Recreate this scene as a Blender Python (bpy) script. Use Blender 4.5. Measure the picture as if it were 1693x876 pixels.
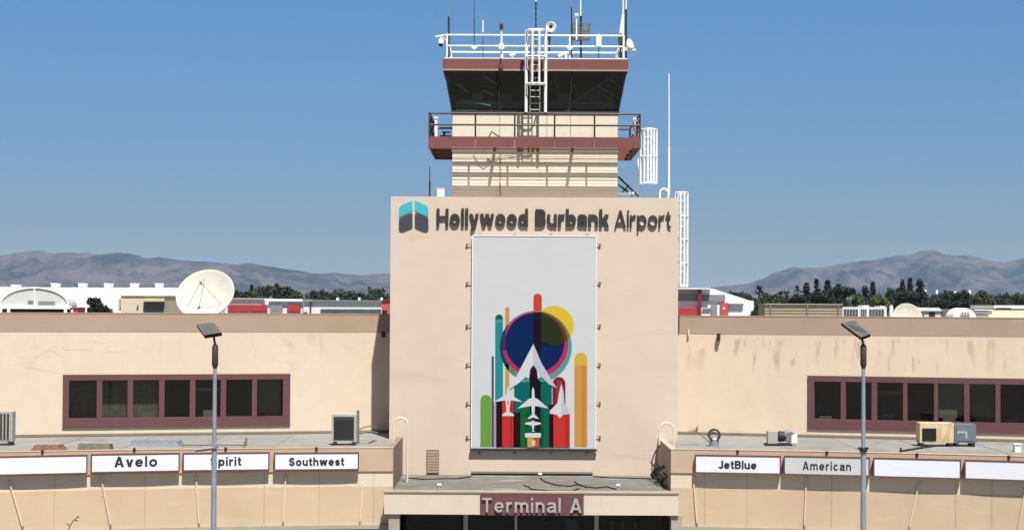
import bpy, bmesh, math, random
from mathutils import Vector, Matrix, noise

random.seed(7)
sc = bpy.context.scene
for o in list(bpy.data.objects):
    bpy.data.objects.remove(o)

# ------------------------------------------------------------------ camera
F_PX, IW, IH = 2960.0, 1693.0, 876.0          # focal length in photograph pixels
CAM_H = 11.7
HORIZON = 67.0                                 # horizon below the picture's centre
ROLL = 0.0052
PITCH = math.atan(HORIZON / F_PX)
cam_d = bpy.data.cameras.new('camera')
cam_d.sensor_width = 36.0
cam_d.lens = 36.0 * F_PX / IW
cam_d.clip_start = 0.5
cam_d.clip_end = 40000.0
cam = bpy.data.objects.new('camera', cam_d)
sc.collection.objects.link(cam)
cam.matrix_world = (Matrix.Translation((0, 0, CAM_H)) @ Matrix.Rotation(math.pi / 2 + PITCH, 4, 'X')
                    @ Matrix.Rotation(ROLL, 4, 'Z'))
sc.camera = cam

# ------------------------------------------------------------------ light
SUN_EL, SUN_AZ = math.radians(63), math.radians(180 - 16.5)
w = bpy.data.worlds.new('World')
sc.world = w
w.use_nodes = True
nt = w.node_tree
nt.nodes.clear()
sky = nt.nodes.new('ShaderNodeTexSky')
sky.sky_type = 'NISHITA'
sky.sun_disc = False
sky.sun_elevation = SUN_EL
sky.sun_rotation = SUN_AZ
sky.altitude = 3000
sky.air_density = 0.5
sky.dust_density = 0.0
sky.ozone_density = 6.0
bg = nt.nodes.new('ShaderNodeBackground')
bg.inputs['Strength'].default_value = 0.101
wo = nt.nodes.new('ShaderNodeOutputWorld')
# valley smog: the lowest degrees of the sky are greyer and dimmer than the clean-air model gives
geo = nt.nodes.new('ShaderNodeTexCoord')
sep = nt.nodes.new('ShaderNodeSeparateXYZ')
nt.links.new(geo.outputs['Generated'], sep.inputs[0])
mr = nt.nodes.new('ShaderNodeMapRange')
mr.inputs['From Min'].default_value = 0.0; mr.inputs['From Max'].default_value = 0.25
nt.links.new(sep.outputs['Z'], mr.inputs['Value'])
smog = nt.nodes.new('ShaderNodeValToRGB')
el_ = smog.color_ramp.elements
for i, (p, c) in enumerate([(0.07, (0.536, 0.402, 0.241)), (0.14, (0.584, 0.457, 0.289)), (0.3, (0.643, 0.637, 0.491)), (0.474, (0.764, 0.839, 0.688)), (0.64, (0.792, 1.0, 0.852))]):
    e = el_[i] if i < 2 else el_.new(p)
    e.position = p; e.color = (*c, 1)
nt.links.new(mr.outputs[0], smog.inputs[0])
tint = nt.nodes.new('ShaderNodeMix'); tint.data_type = 'RGBA'; tint.blend_type = 'MULTIPLY'
tint.inputs['Factor'].default_value = 1.0
nt.links.new(sky.outputs[0], tint.inputs[6]); nt.links.new(smog.outputs[0], tint.inputs[7])
nt.links.new(tint.outputs[2], bg.inputs[0])
nt.links.new(bg.outputs[0], wo.inputs[0])

sun_d = bpy.data.lights.new('sun', 'SUN')
sun_d.energy = 4.9
sun_d.angle = math.radians(0.5)
sun_d.color = (1.0, 0.955, 0.88)
sun = bpy.data.objects.new('sun', sun_d)
sc.collection.objects.link(sun)
SDIR = Vector((math.sin(SUN_AZ) * math.cos(SUN_EL), math.cos(SUN_AZ) * math.cos(SUN_EL), math.sin(SUN_EL)))
sun.rotation_euler = SDIR.to_track_quat('Z', 'Y').to_euler()
sun.location = (30, -60, 120)

vs = sc.view_settings
vs.view_transform = 'Standard'
vs.look = 'None'
vs.gamma = 1.0
vs.use_curve_mapping = False
vs.exposure = 0.76
try:
    sc.cycles.use_denoising = True
    sc.cycles.max_bounces = 6
    sc.cycles.volume_bounces = 1
    sc.cycles.transparent_max_bounces = 8
    sc.cycles.caustics_reflective = False
    sc.cycles.caustics_refractive = False
except Exception:
    pass

# ------------------------------------------------------------------ measuring helpers
R3 = cam.matrix_world.to_3x3()
def ray(px, py):
    return R3 @ Vector(((px - IW / 2) / F_PX, -(py - IH / 2) / F_PX, -1.0))
def P(px, py, D):
    """world point seen at photograph pixel (px,py), standing D metres in front of the camera station"""
    d = ray(px, py)
    k = D / d.y
    return Vector((d.x * k, D, CAM_H + d.z * k))
def X(px, D, py=505): return P(px, py, D).x
def Z(py, D, px=883): return P(px, py, D).z

class Frame:
    """a wall's own axes: u along it, n out of it, z up"""
    def __init__(s, o, ang):
        s.o = Vector((o[0], o[1], 0))
        s.u = Vector((math.cos(ang), math.sin(ang), 0))
        s.n = Vector((s.u.y, -s.u.x, 0))
    def __call__(s, u, n, z):
        p = s.o + s.u * u + s.n * n
        return Vector((p.x, p.y, z))
    def hit(s, px, py, n=0.0):
        d = ray(px, py)
        p0 = s.o + s.n * n
        k = (p0 - Vector((0, 0, 0))).dot(s.n) / d.dot(s.n)
        q = Vector((d.x * k, d.y * k, CAM_H + d.z * k))
        return (Vector((q.x, q.y, 0)) - p0).dot(s.u), q.z
WORLD = Frame((0, 0), 0.0)            # n = -Y (towards the viewer)

# ------------------------------------------------------------------ object helpers
def tag(o, label=None, cat=None, group=None, kind=None):
    if label: o['label'] = label
    if cat: o['category'] = cat
    if group: o['group'] = group
    if kind: o['kind'] = kind
    return o
def thing(name, loc, label, cat, group=None, rz=0.0):
    o = bpy.data.objects.new(name, None)
    o.empty_display_size = 0.3
    sc.collection.objects.link(o)
    o.location = loc
    o.rotation_euler = (0, 0, rz)
    return tag(o, label, cat, group)
def root_of(o):
    while o.parent: o = o.parent
    return o
def kids(o): return [c for c in sc.objects if c.parent == o]
def copy_tree(o, parent=None):
    ch = kids(o)
    c = o.copy()
    sc.collection.objects.link(c)
    if parent is not None: c.parent = parent
    for k in ch: copy_tree(k, c)
    return c

class MB:
    def each(s, name, mats, parent=None, **kw):
        """every separate piece becomes an object of its own"""
        par = list(range(len(s.v)))
        def fd(i):
            while par[i] != i: par[i] = par[par[i]]; i = par[i]
            return i
        for f in s.f:
            for i in f[1:]: par[fd(i)] = fd(f[0])
        groups = {}
        for k, f in enumerate(s.f): groups.setdefault(fd(f[0]), []).append(k)
        for g in groups.values():
            ids = {}; mb = MB()
            for k in g:
                for i in s.f[k]:
                    if i not in ids: ids[i] = len(mb.v); mb.v.append(s.v[i])
                mb.f.append([ids[i] for i in s.f[k]]); mb.m.append(s.m[k])
            mb.build(name, mats, parent, **kw)
    def __init__(s):
        s.v, s.f, s.m = [], [], []
    def add(s, vs_, fs, mi=0):
        b = len(s.v)
        s.v += [Vector(p) for p in vs_]
        for f in fs:
            s.f.append([b + i for i in f]); s.m.append(mi)
        return s
    def box(s, x0, x1, y0, y1, z0, z1, mi=0):
        return s.fbox(lambda u, n, z: Vector((u, n, z)), x0, x1, y0, y1, z0, z1, mi)
    def fbox(s, F, u0, u1, n0, n1, z0, z1, mi=0):
        c = [F(u, n, z) for z in (z0, z1) for n in (n0, n1) for u in (u0, u1)]
        return s.add(c, [(0, 1, 3, 2), (4, 6, 7, 5), (0, 4, 5, 1), (1, 5, 7, 3), (3, 7, 6, 2), (2, 6, 4, 0)], mi)
    def quad(s, a, b, c, d, mi=0):
        return s.add([a, b, c, d], [(0, 1, 2, 3)], mi)
    def tube(s, a, b, r0, r1=None, n=8, mi=0, cap=True):
        a, b = Vector(a), Vector(b)
        r1 = r0 if r1 is None else r1
        ax = (b - a)
        if ax.length < 1e-6: return s
        ax.normalize()
        t = Vector((0, 0, 1)) if abs(ax.z) < 0.9 else Vector((1, 0, 0))
        e1 = ax.cross(t).normalized(); e2 = ax.cross(e1)
        vs_ = []
        for p, r in ((a, r0), (b, r1)):
            for i in range(n):
                q = 2 * math.pi * i / n
                vs_.append(p + (e1 * math.cos(q) + e2 * math.sin(q)) * r)
        fs = [(i, (i + 1) % n, n + (i + 1) % n, n + i) for i in range(n)]
        if cap: fs += [tuple(range(n - 1, -1, -1)), tuple(range(n, 2 * n))]
        return s.add(vs_, fs, mi)
    def path(s, pts, r, n=8, mi=0):
        for a, b in zip(pts, pts[1:]): s.tube(a, b, r, r, n, mi)
        return s
    def lathe(s, prof, c, ax=(0, 0, 1), n=24, mi=0, closed=False):
        c = Vector(c); ax = Vector(ax).normalized()
        t = Vector((0, 0, 1)) if abs(ax.z) < 0.9 else Vector((1, 0, 0))
        e1 = ax.cross(t).normalized(); e2 = ax.cross(e1)
        vs_, fs = [], []
        for r, h in prof:
            for i in range(n):
                q = 2 * math.pi * i / n
                vs_.append(c + ax * h + (e1 * math.cos(q) + e2 * math.sin(q)) * max(r, 1e-4))
        for k in range(len(prof) - 1):
            for i in range(n):
                fs.append((k * n + i, k * n + (i + 1) % n, (k + 1) * n + (i + 1) % n, (k + 1) * n + i))
        if closed:
            fs += [tuple(range(n)), tuple(range((len(prof) - 1) * n, len(prof) * n))]
        return s.add(vs_, fs, mi)
    def ball(s, c, r, n=12, mi=0, sz=1.0):
        prof = [(r * math.sin(math.pi * k / 8), -r * sz * math.cos(math.pi * k / 8)) for k in range(9)]
        return s.lathe(prof, c, (0, 0, 1), n, mi)
    def prism(s, pts, F, n0, n1, mi=0):
        """pts are (u,z) in frame F, extruded from depth n0 to n1"""
        k = len(pts)
        vs_ = [F(u, n0, z) for u, z in pts] + [F(u, n1, z) for u, z in pts]
        fs = [tuple(range(k)), tuple(range(2 * k - 1, k - 1, -1))]
        fs += [(i, i + k, (i + 1) % k + k, (i + 1) % k) for i in range(k)]
        return s.add(vs_, fs, mi)
    def sheet(s, pts, F, n, mi=0):
        return s.add([F(u, n, z) for u, z in pts], [tuple(range(len(pts)))], mi)
    def build(s, name, mats, parent=None, smooth=False, label=None, origin=None):
        if not isinstance(mats, (list, tuple)): mats = [mats]
        if parent is not None: L = root_of(parent).location.copy()
        elif origin is not None: L = Vector(origin)
        else:
            xs = [p.x for p in s.v]; ys = [p.y for p in s.v]; zs = [p.z for p in s.v]
            L = Vector(((min(xs) + max(xs)) / 2, (min(ys) + max(ys)) / 2, min(zs)))
        me = bpy.data.meshes.new(name)
        me.from_pydata([tuple(p - L) for p in s.v], [], s.f)
        for m in mats: me.materials.append(m)
        me.polygons.foreach_set('material_index', s.m)
        bm = bmesh.new(); bm.from_mesh(me)
        bmesh.ops.recalc_face_normals(bm, faces=bm.faces)
        bm.to_mesh(me); bm.free()
        if smooth:
            me.polygons.foreach_set('use_smooth', [True] * len(me.polygons))
            try: me.set_sharp_from_angle(angle=math.radians(40))
            except Exception: pass
        me.update()
        o = bpy.data.objects.new(name, me)
        sc.collection.objects.link(o)
        if parent is not None: o.parent = parent
        else: o.location = L
        if label: o['label'] = label
        return o

# ------------------------------------------------------------------ materials
def lin(c):
    return tuple(((x / 255) / 12.92 if x / 255 <= 0.04045 else ((x / 255 + 0.055) / 1.055) ** 2.4) for x in c)
def mat(name, col, rough=0.8, var=0.06, scale=1.5, bump=0.0, bscale=30.0, metal=0.0, spec=0.35, stain=None,
        sscale=(1, 1, 1), samt=0.0, sthr=0.55, szone=None, smask=0.35, dirt=0.0):
    """base colour with two scales of mottling, optional shaped stains (streaks, patches) and a fine bump"""
    m = bpy.data.materials.new(name); m.use_nodes = True
    n = m.node_tree; n.nodes.clear(); L = n.links
    out = n.nodes.new('ShaderNodeOutputMaterial'); b = n.nodes.new('ShaderNodeBsdfPrincipled')
    L.new(b.outputs[0], out.inputs[0])
    b.inputs['Roughness'].default_value = rough
    b.inputs['Metallic'].default_value = metal
    b.inputs['Specular IOR Level'].default_value = spec
    tc = n.nodes.new('ShaderNodeTexCoord')
    nz = n.nodes.new('ShaderNodeTexNoise'); nz.inputs['Scale'].default_value = scale
    nz.inputs['Detail'].default_value = 8; nz.inputs['Roughness'].default_value = 0.65
    L.new(tc.outputs['Object'], nz.inputs['Vector'])
    rp = n.nodes.new('ShaderNodeMapRange')
    rp.inputs['From Min'].default_value = 0.3; rp.inputs['From Max'].default_value = 0.7
    rp.inputs['To Min'].default_value = 1 - var; rp.inputs['To Max'].default_value = 1 + var
    L.new(nz.outputs['Fac'], rp.inputs['Value'])
    mul = n.nodes.new('ShaderNodeVectorMath'); mul.operation = 'SCALE'
    mul.inputs[0].default_value = col[:3]
    L.new(rp.outputs[0], mul.inputs['Scale'])
    cur = mul.outputs[0]
    if dirt:
        n2 = n.nodes.new('ShaderNodeTexNoise'); n2.inputs['Scale'].default_value = 0.35; n2.inputs['Detail'].default_value = 5
        L.new(tc.outputs['Object'], n2.inputs['Vector'])
        r2 = n.nodes.new('ShaderNodeMapRange'); r2.inputs['From Min'].default_value = 0.45; r2.inputs['From Max'].default_value = 0.75
        r2.inputs['To Min'].default_value = 0; r2.inputs['To Max'].default_value = dirt
        L.new(n2.outputs['Fac'], r2.inputs['Value'])
        mx = n.nodes.new('ShaderNodeMix'); mx.data_type = 'RGBA'
        L.new(r2.outputs[0], mx.inputs['Factor']); L.new(cur, mx.inputs[6])
        mx.inputs[7].default_value = (col[0] * .55, col[1] * .52, col[2] * .5, 1)
        cur = mx.outputs[2]
    if stain:
        mp = n.nodes.new('ShaderNodeMapping'); mp.inputs['Scale'].default_value = sscale
        L.new(tc.outputs['Object'], mp.inputs['Vector'])
        n3 = n.nodes.new('ShaderNodeTexNoise'); n3.inputs['Scale'].default_value = 1.0; n3.inputs['Detail'].default_value = 4
        n3.inputs['Distortion'].default_value = 0.6
        L.new(mp.outputs[0], n3.inputs['Vector'])
        r3 = n.nodes.new('ShaderNodeMapRange'); r3.inputs['From Min'].default_value = sthr; r3.inputs['From Max'].default_value = sthr + .09
        r3.inputs['To Max'].default_value = samt
        L.new(n3.outputs['Fac'], r3.inputs['Value'])
        n4 = n.nodes.new('ShaderNodeTexNoise'); n4.inputs['Scale'].default_value = 0.25; n4.inputs['Detail'].default_value = 3
        L.new(tc.outputs['Object'], n4.inputs['Vector'])
        r4 = n.nodes.new('ShaderNodeMapRange'); r4.inputs['From Min'].default_value = smask; r4.inputs['From Max'].default_value = smask + .2
        L.new(n4.outputs['Fac'], r4.inputs['Value'])
        mm = n.nodes.new('ShaderNodeMath'); mm.operation = 'MULTIPLY'
        L.new(r3.outputs[0], mm.inputs[0]); L.new(r4.outputs[0], mm.inputs[1])
        fac = mm.outputs[0]
        if szone:
            sx = n.nodes.new('ShaderNodeSeparateXYZ'); L.new(tc.outputs['Object'], sx.inputs[0])
            za = n.nodes.new('ShaderNodeMapRange'); za.inputs['From Min'].default_value = szone[0]; za.inputs['From Max'].default_value = szone[0] + .5
            zb = n.nodes.new('ShaderNodeMapRange'); zb.inputs['From Min'].default_value = szone[1]; zb.inputs['From Max'].default_value = szone[1] - .25
            L.new(sx.outputs['Z'], za.inputs['Value']); L.new(sx.outputs['Z'], zb.inputs['Value'])
            for q in (za, zb):
                m5 = n.nodes.new('ShaderNodeMath'); m5.operation = 'MULTIPLY'
                L.new(fac, m5.inputs[0]); L.new(q.outputs[0], m5.inputs[1]); fac = m5.outputs[0]
        mx = n.nodes.new('ShaderNodeMix'); mx.data_type = 'RGBA'
        L.new(fac, mx.inputs['Factor']); L.new(cur, mx.inputs[6]); mx.inputs[7].default_value = (*stain, 1)
        cur = mx.outputs[2]
    L.new(cur, b.inputs['Base Color'])
    if bump:
        nb = n.nodes.new('ShaderNodeTexNoise'); nb.inputs['Scale'].default_value = bscale; nb.inputs['Detail'].default_value = 6
        L.new(tc.outputs['Object'], nb.inputs['Vector'])
        bp = n.nodes.new('ShaderNodeBump'); bp.inputs['Strength'].default_value = bump; bp.inputs['Distance'].default_value = 0.02
        L.new(nb.outputs['Fac'], bp.inputs['Height']); L.new(bp.outputs[0], b.inputs['Normal'])
    return m

def glass_mat(name, tint, gloss=0.03):
    m = bpy.data.materials.new(name); m.use_nodes = True
    n = m.node_tree; n.nodes.clear(); L = n.links
    out = n.nodes.new('ShaderNodeOutputMaterial')
    tr = n.nodes.new('ShaderNodeBsdfTransparent'); tr.inputs[0].default_value = (*tint, 1)
    gl = n.nodes.new('ShaderNodeBsdfGlossy'); gl.inputs['Roughness'].default_value = gloss
    fr = n.nodes.new('ShaderNodeFresnel'); fr.inputs['IOR'].default_value = 1.5
    mx = n.nodes.new('ShaderNodeMixShader')
    L.new(fr.outputs[0], mx.inputs[0]); L.new(tr.outputs[0], mx.inputs[1]); L.new(gl.outputs[0], mx.inputs[2])
    L.new(mx.outputs[0], out.inputs[0])
    return m

M = {}
M['wing_plain'] = mat('wing_stucco', (.63, .525, .40), .9, .035, 2.0, .25, 25, stain=(.47, .36, .25), sscale=(1.1, 1.1, .9),
                      samt=.45, sthr=.57, szone=(8.7, 10.5), smask=.40, dirt=.12)
M['wing_streak'] = mat('streaked_stucco', (.655, .53, .395), .9, .035, 2.0, .25, 25, stain=(.42, .31, .21), sscale=(2.6, 2.6, .55),
                       samt=.65, sthr=.55, szone=(8.6, 10.35), smask=.36, dirt=.12)
M['block'] = mat('block_stucco', (.58, .478, .39), .9, .035, 1.2, .25, 25, stain=(.44, .35, .26), sscale=(.18, .18, 1.1),
                 samt=.28, sthr=.58, smask=.38, dirt=.09)
M['shaft'] = mat('shaft_cladding', (.69, .615, .50), .85, .04, 2.0, .2, 20, stain=(.40, .33, .25), sscale=(3, 3, .4), samt=.35, sthr=.6, dirt=.1)
M['mauve'] = mat('mauve_coping', (.38, .277, .209), .85, .05, 1.0, .1, 25, dirt=.15)
M['pink'] = mat('pink_fascia', (.485, .355, .25), .85, .05, 1.2, .1, 25, dirt=.2)
M['fascia_cream'] = mat('cream_fascia', (.62, .52, .39), .85, .04, 1.5, .1, 25, dirt=.15)
M['awning'] = mat('tan_panel', (.56, .425, .285), .85, .05, .9, .1, 25, stain=(.66, .54, .38), sscale=(.5, .5, 2.2), samt=.3, sthr=.6, dirt=.2)
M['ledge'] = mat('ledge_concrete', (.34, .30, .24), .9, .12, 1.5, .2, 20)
M['canopy'] = mat('canopy_cream', (.56, .49, .405), .8, .03, 1.5, .1, 25, stain=(.42, .35, .27), sscale=(3, 3, .5), samt=.3, sthr=.62, dirt=.1)
M['maroon'] = mat('maroon_paint', (.122, .053, .056), .6, .07, 2.0, .05, 30, dirt=.15)
M['rust_maroon'] = mat('faded_maroon_metal', (.185, .068, .062), .6, .10, 1.6, .05, 30, stain=(.10, .05, .045), sscale=(2, 2, .6), samt=.5, sthr=.6, dirt=.2)
M['roof'] = mat('gravel_roof', (.225, .222, .213), .95, .14, 1.2, .3, 40, stain=(.13, .125, .115), sscale=(.7, .45, 1), samt=.6, sthr=.56, dirt=.4)
M['canopy_roof'] = mat('weathered_roofing', (.135, .13, .115), .95, .22, 1.5, .3, 40, stain=(.25, .24, .215), sscale=(.5, .9, 1), samt=.7, sthr=.57, dirt=.4)
M['roof_edge'] = mat('roof_flashing', (.33, .28, .22), .8, .12, 2.0, dirt=.3)
M['dark'] = mat('dark_metal', (.025, .024, .023), .6, .2, 4)
M['brown'] = mat('brown_rail_paint', (.045, .034, .03), .55, .15, 4)
M['taupe'] = mat('taupe_beam', (.20, .165, .13), .8, .1, 2)
M['white'] = mat('white_paint', (.78, .78, .77), .5, .03, 3, dirt=.08)
M['white_rail'] = mat('white_rail_paint', (.80, .79, .77), .45, .04, 5)
M['cream_rail'] = mat('cream_rail_paint', (.70, .60, .46), .5, .04, 5)
M['grey_metal'] = mat('grey_metal', (.30, .31, .33), .45, .1, 3, metal=.3)
M['pole'] = mat('galvanised_pole', (.34, .36, .41), .45, .12, 2.5, metal=.35, stain=(.2, .2, .21), sscale=(6, 6, .5), samt=.4, sthr=.6)
M['dark_brown'] = mat('brown_battery_case', (.055, .042, .034), .6, .15, 4)
M['cell'] = mat('solar_cell', (.105, .105, .10), .35, .12, 3, spec=.5)
M['dark_cell'] = mat('dark_solar_cell', (.055, .055, .043), .35, .4, 7, spec=.5)
M['letters'] = mat('charcoal_letter', (.034, .031, .031), .6, .1, 4)
M['letter_dark'] = mat('black_lettering', (.018, .020, .024), .6, .1, 4)
M['letter_pale'] = mat('pale_letter', (.34, .32, .325), .5, .16, 5, dirt=.2)
M['teal'] = mat('teal_enamel', (.05, .40, .46), .4, .05, 3)
M['navy'] = mat('slate_enamel', (.05, .055, .07), .5, .1, 3)
M['sign_face'] = mat('white_sign_face', (.70, .72, .78), .4, .03, 1.5, dirt=.12)
M['sign_grey'] = mat('greyed_sign_face', (.50, .52, .52), .4, .04, 1.5, dirt=.1)
M['banner'] = mat('banner_vinyl', (.49, .495, .51), .55, .02, .8, .5, .9)
M['siding'] = mat('siding_joint', (.44, .37, .29), .9, .1, 3)
M['end_brown'] = mat('brown_end_wall', (.24, .175, .13), .9, .18, 4, stain=(.12, .09, .07), sscale=(2, 2, 1), samt=.6, sthr=.55)  # darker brown of the left end wall, also behind the louvre slats
M['felt_seam'] = mat('felt_seam', (.20, .198, .19), .95, .25, 2)
M['joint'] = mat('panel_joint', (.36, .265, .18), .9, .1, 3)
M['olive'] = mat('olive_sheet', (.12, .11, .085), .8, .2, 3, dirt=.3)
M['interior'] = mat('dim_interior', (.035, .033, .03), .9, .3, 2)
M['blind'] = mat('drawn_blind', (.15, .14, .10), .9, .12, 3)
M['curtain'] = mat('striped_curtain', (.13, .12, .085), .9, .3, 4)
M['cab_bar'] = mat('grey_green_bar', (.22, .27, .25), .7, .15, 3)
M['shade'] = mat('sky_blocking_shade', (.02, .023, .023), .85, .3, 2)
M['console'] = mat('console_grey', (.12, .13, .13), .7, .2, 2)
M['glass'] = glass_mat('tinted_glass', (.68, .70, .68))
M['cab_glass'] = glass_mat('cab_glass', (.50, .58, .57))
M['ac_dark'] = mat('condenser_grille', (.035, .036, .033), .7, .3, 20)
M['ac_grey'] = mat('condenser_case', (.36, .36, .33), .6, .1, 4, dirt=.2)
M['ac_slate'] = mat('slate_case', (.13, .155, .18), .6, .12, 3, dirt=.3)
M['ac_yellow'] = mat('yellowed_case', (.58, .49, .31), .6, .12, 3, stain=(.38, .24, .09), sscale=(3, 3, 1.5), samt=.7, sthr=.52, dirt=.2)
M['rust'] = mat('rusty_sheet', (.17, .085, .06), .85, .3, 4, dirt=.3)
M['blue_grey'] = mat('blue_grey_sheet', (.15, .17, .195), .7, .15, 3)
M['dish'] = mat('dish_paint', (.47, .455, .40), .7, .04, 2, dirt=.15)
M['dish_old'] = mat('weathered_dish', (.50, .47, .385), .75, .10, 4, dirt=.3)
M['cable'] = mat('black_cable', (.018, .018, .018), .7, .1, 4)
M['hangar_white'] = mat('hangar_white', (.80, .80, .80), .6, .02, .2)
M['arch_grey'] = mat('arched_cladding', (.55, .55, .54), .7, .05, .3)
M['faded'] = mat('faded_paint_mark', (.22, .22, .23), .7, .1, 1)
M['beige'] = mat('beige_block', (.56, .49, .36), .85, .06, .4)
M['khaki'] = mat('khaki_cladding', (.38, .33, .22), .85, .07, .5)
M['red'] = mat('red_cladding', (.34, .035, .04), .6, .1, .5)
M['bright_red'] = mat('bright_red_door', (.46, .075, .075), .6, .08, .5)
M['deep_red'] = mat('deep_red_post', (.15, .02, .026), .6, .1, .5)
M['bg_glass'] = mat('far_window', (.07, .085, .095), .25, .3, .8, spec=.6)
M['bg_grey'] = mat('grey_cladding', (.20, .22, .23), .7, .1, .4)
M['pale_wall'] = mat('pale_wall', (.64, .65, .65), .7, .04, .3)
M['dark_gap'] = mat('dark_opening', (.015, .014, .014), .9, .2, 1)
M['red_lens'] = mat('red_lens', (.10, .012, .014), .3, .1, 4)
M['bark'] = mat('bark', (.10, .075, .055), .9, .25, 3)
M['asphalt'] = mat('asphalt', (.066, .062, .058), .9, .12, .6, .2, 30)
M['concrete'] = mat('pavement_concrete', (.26, .235, .20), .9, .08, .7, .1, 20)
M['field'] = mat('airfield_ground', (.20, .18, .14), .95, .25, .02)
M['line'] = mat('road_marking', (.72, .71, .66), .7, .1, 2)

def leaf_mat(name, a, b):
    m = bpy.data.materials.new(name); m.use_nodes = True
    n = m.node_tree; L = n.links; bs = n.nodes['Principled BSDF']
    bs.inputs['Roughness'].default_value = .75; bs.inputs['Specular IOR Level'].default_value = .2
    tc = n.nodes.new('ShaderNodeTexCoord'); nz = n.nodes.new('ShaderNodeTexNoise')
    nz.inputs['Scale'].default_value = .7; nz.inputs['Detail'].default_value = 5
    L.new(tc.outputs['Object'], nz.inputs['Vector'])
    cr = n.nodes.new('ShaderNodeValToRGB')
    cr.color_ramp.elements[0].position = .35; cr.color_ramp.elements[0].color = (*a, 1)
    cr.color_ramp.elements[1].position = .65; cr.color_ramp.elements[1].color = (*b, 1)
    L.new(nz.outputs['Fac'], cr.inputs[0]); L.new(cr.outputs[0], bs.inputs['Base Color'])
    return m
M['leaf'] = leaf_mat('broadleaf_foliage', (.030, .040, .020), (.060, .078, .034))
M['leaf_dark'] = leaf_mat('dark_foliage', (.022, .030, .019), (.042, .054, .030))
M['leaf_bright'] = leaf_mat('bright_foliage', (.060, .090, .022), (.105, .145, .038))
M['needle'] = leaf_mat('conifer_foliage', (.020, .029, .020), (.038, .050, .030))
M['palm'] = leaf_mat('palm_foliage', (.065, .075, .036), (.135, .14, .07))

def hill_mat():
    m = bpy.data.materials.new('chaparral_slope'); m.use_nodes = True
    n = m.node_tree; L = n.links; bs = n.nodes['Principled BSDF']
    bs.inputs['Roughness'].default_value = .95; bs.inputs['Specular IOR Level'].default_value = .1
    tc = n.nodes.new('ShaderNodeTexCoord')
    nz = n.nodes.new('ShaderNodeTexNoise'); nz.inputs['Scale'].default_value = .0045; nz.inputs['Detail'].default_value = 9
    nz.inputs['Roughness'].default_value = .7
    L.new(tc.outputs['Object'], nz.inputs['Vector'])
    cr = n.nodes.new('ShaderNodeValToRGB')
    cr.color_ramp.elements[0].position = .42; cr.color_ramp.elements[0].color = (.024, .029, .024, 1)
    cr.color_ramp.elements[1].position = .58; cr.color_ramp.elements[1].color = (.104, .088, .074, 1)
    L.new(nz.outputs['Fac'], cr.inputs[0]); L.new(cr.outputs[0], bs.inputs['Base Color'])
    return m
M['hill'] = hill_mat()

# ------------------------------------------------------------------ lettering
XH = .72                                   # lower-case height, capitals are 1
def ell(cx, cy, rx, ry, a0, a1, n=14):
    return [(cx + rx * math.cos(math.radians(a0 + (a1 - a0) * k / n)), cy + ry * math.sin(math.radians(a0 + (a1 - a0) * k / n))) for k in range(n + 1)]
def smooth(pts, n=5):
    p = [pts[0]] + pts + [pts[-1]]; out = []
    for i in range(1, len(p) - 2):
        for k in range(n):
            t = k / n
            out.append(tuple(.5 * (2 * p[i][d] + (p[i + 1][d] - p[i - 1][d]) * t + (2 * p[i - 1][d] - 5 * p[i][d] + 4 * p[i + 1][d] - p[i + 2][d]) * t * t
                             + (3 * p[i][d] - p[i - 1][d] - 3 * p[i + 1][d] + p[i + 2][d]) * t ** 3) for d in (0, 1)))
    return out + [pts[-1]]
def ribbon(pts, w, closed=False):
    """outline polygons (left, right) of a stroke of width w"""
    n = len(pts); L_, R_ = [], []
    for i in range(n):
        if closed: a, c = pts[i - 1], pts[(i + 1) % n]
        else: a, c = pts[max(i - 1, 0)], pts[min(i + 1, n - 1)]
        dx, dy = c[0] - a[0], c[1] - a[1]; l = math.hypot(dx, dy) or 1
        nx, ny = -dy / l * w / 2, dx / l * w / 2
        L_.append((pts[i][0] + nx, pts[i][1] + ny)); R_.append((pts[i][0] - nx, pts[i][1] - ny))
    return L_, R_
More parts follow.
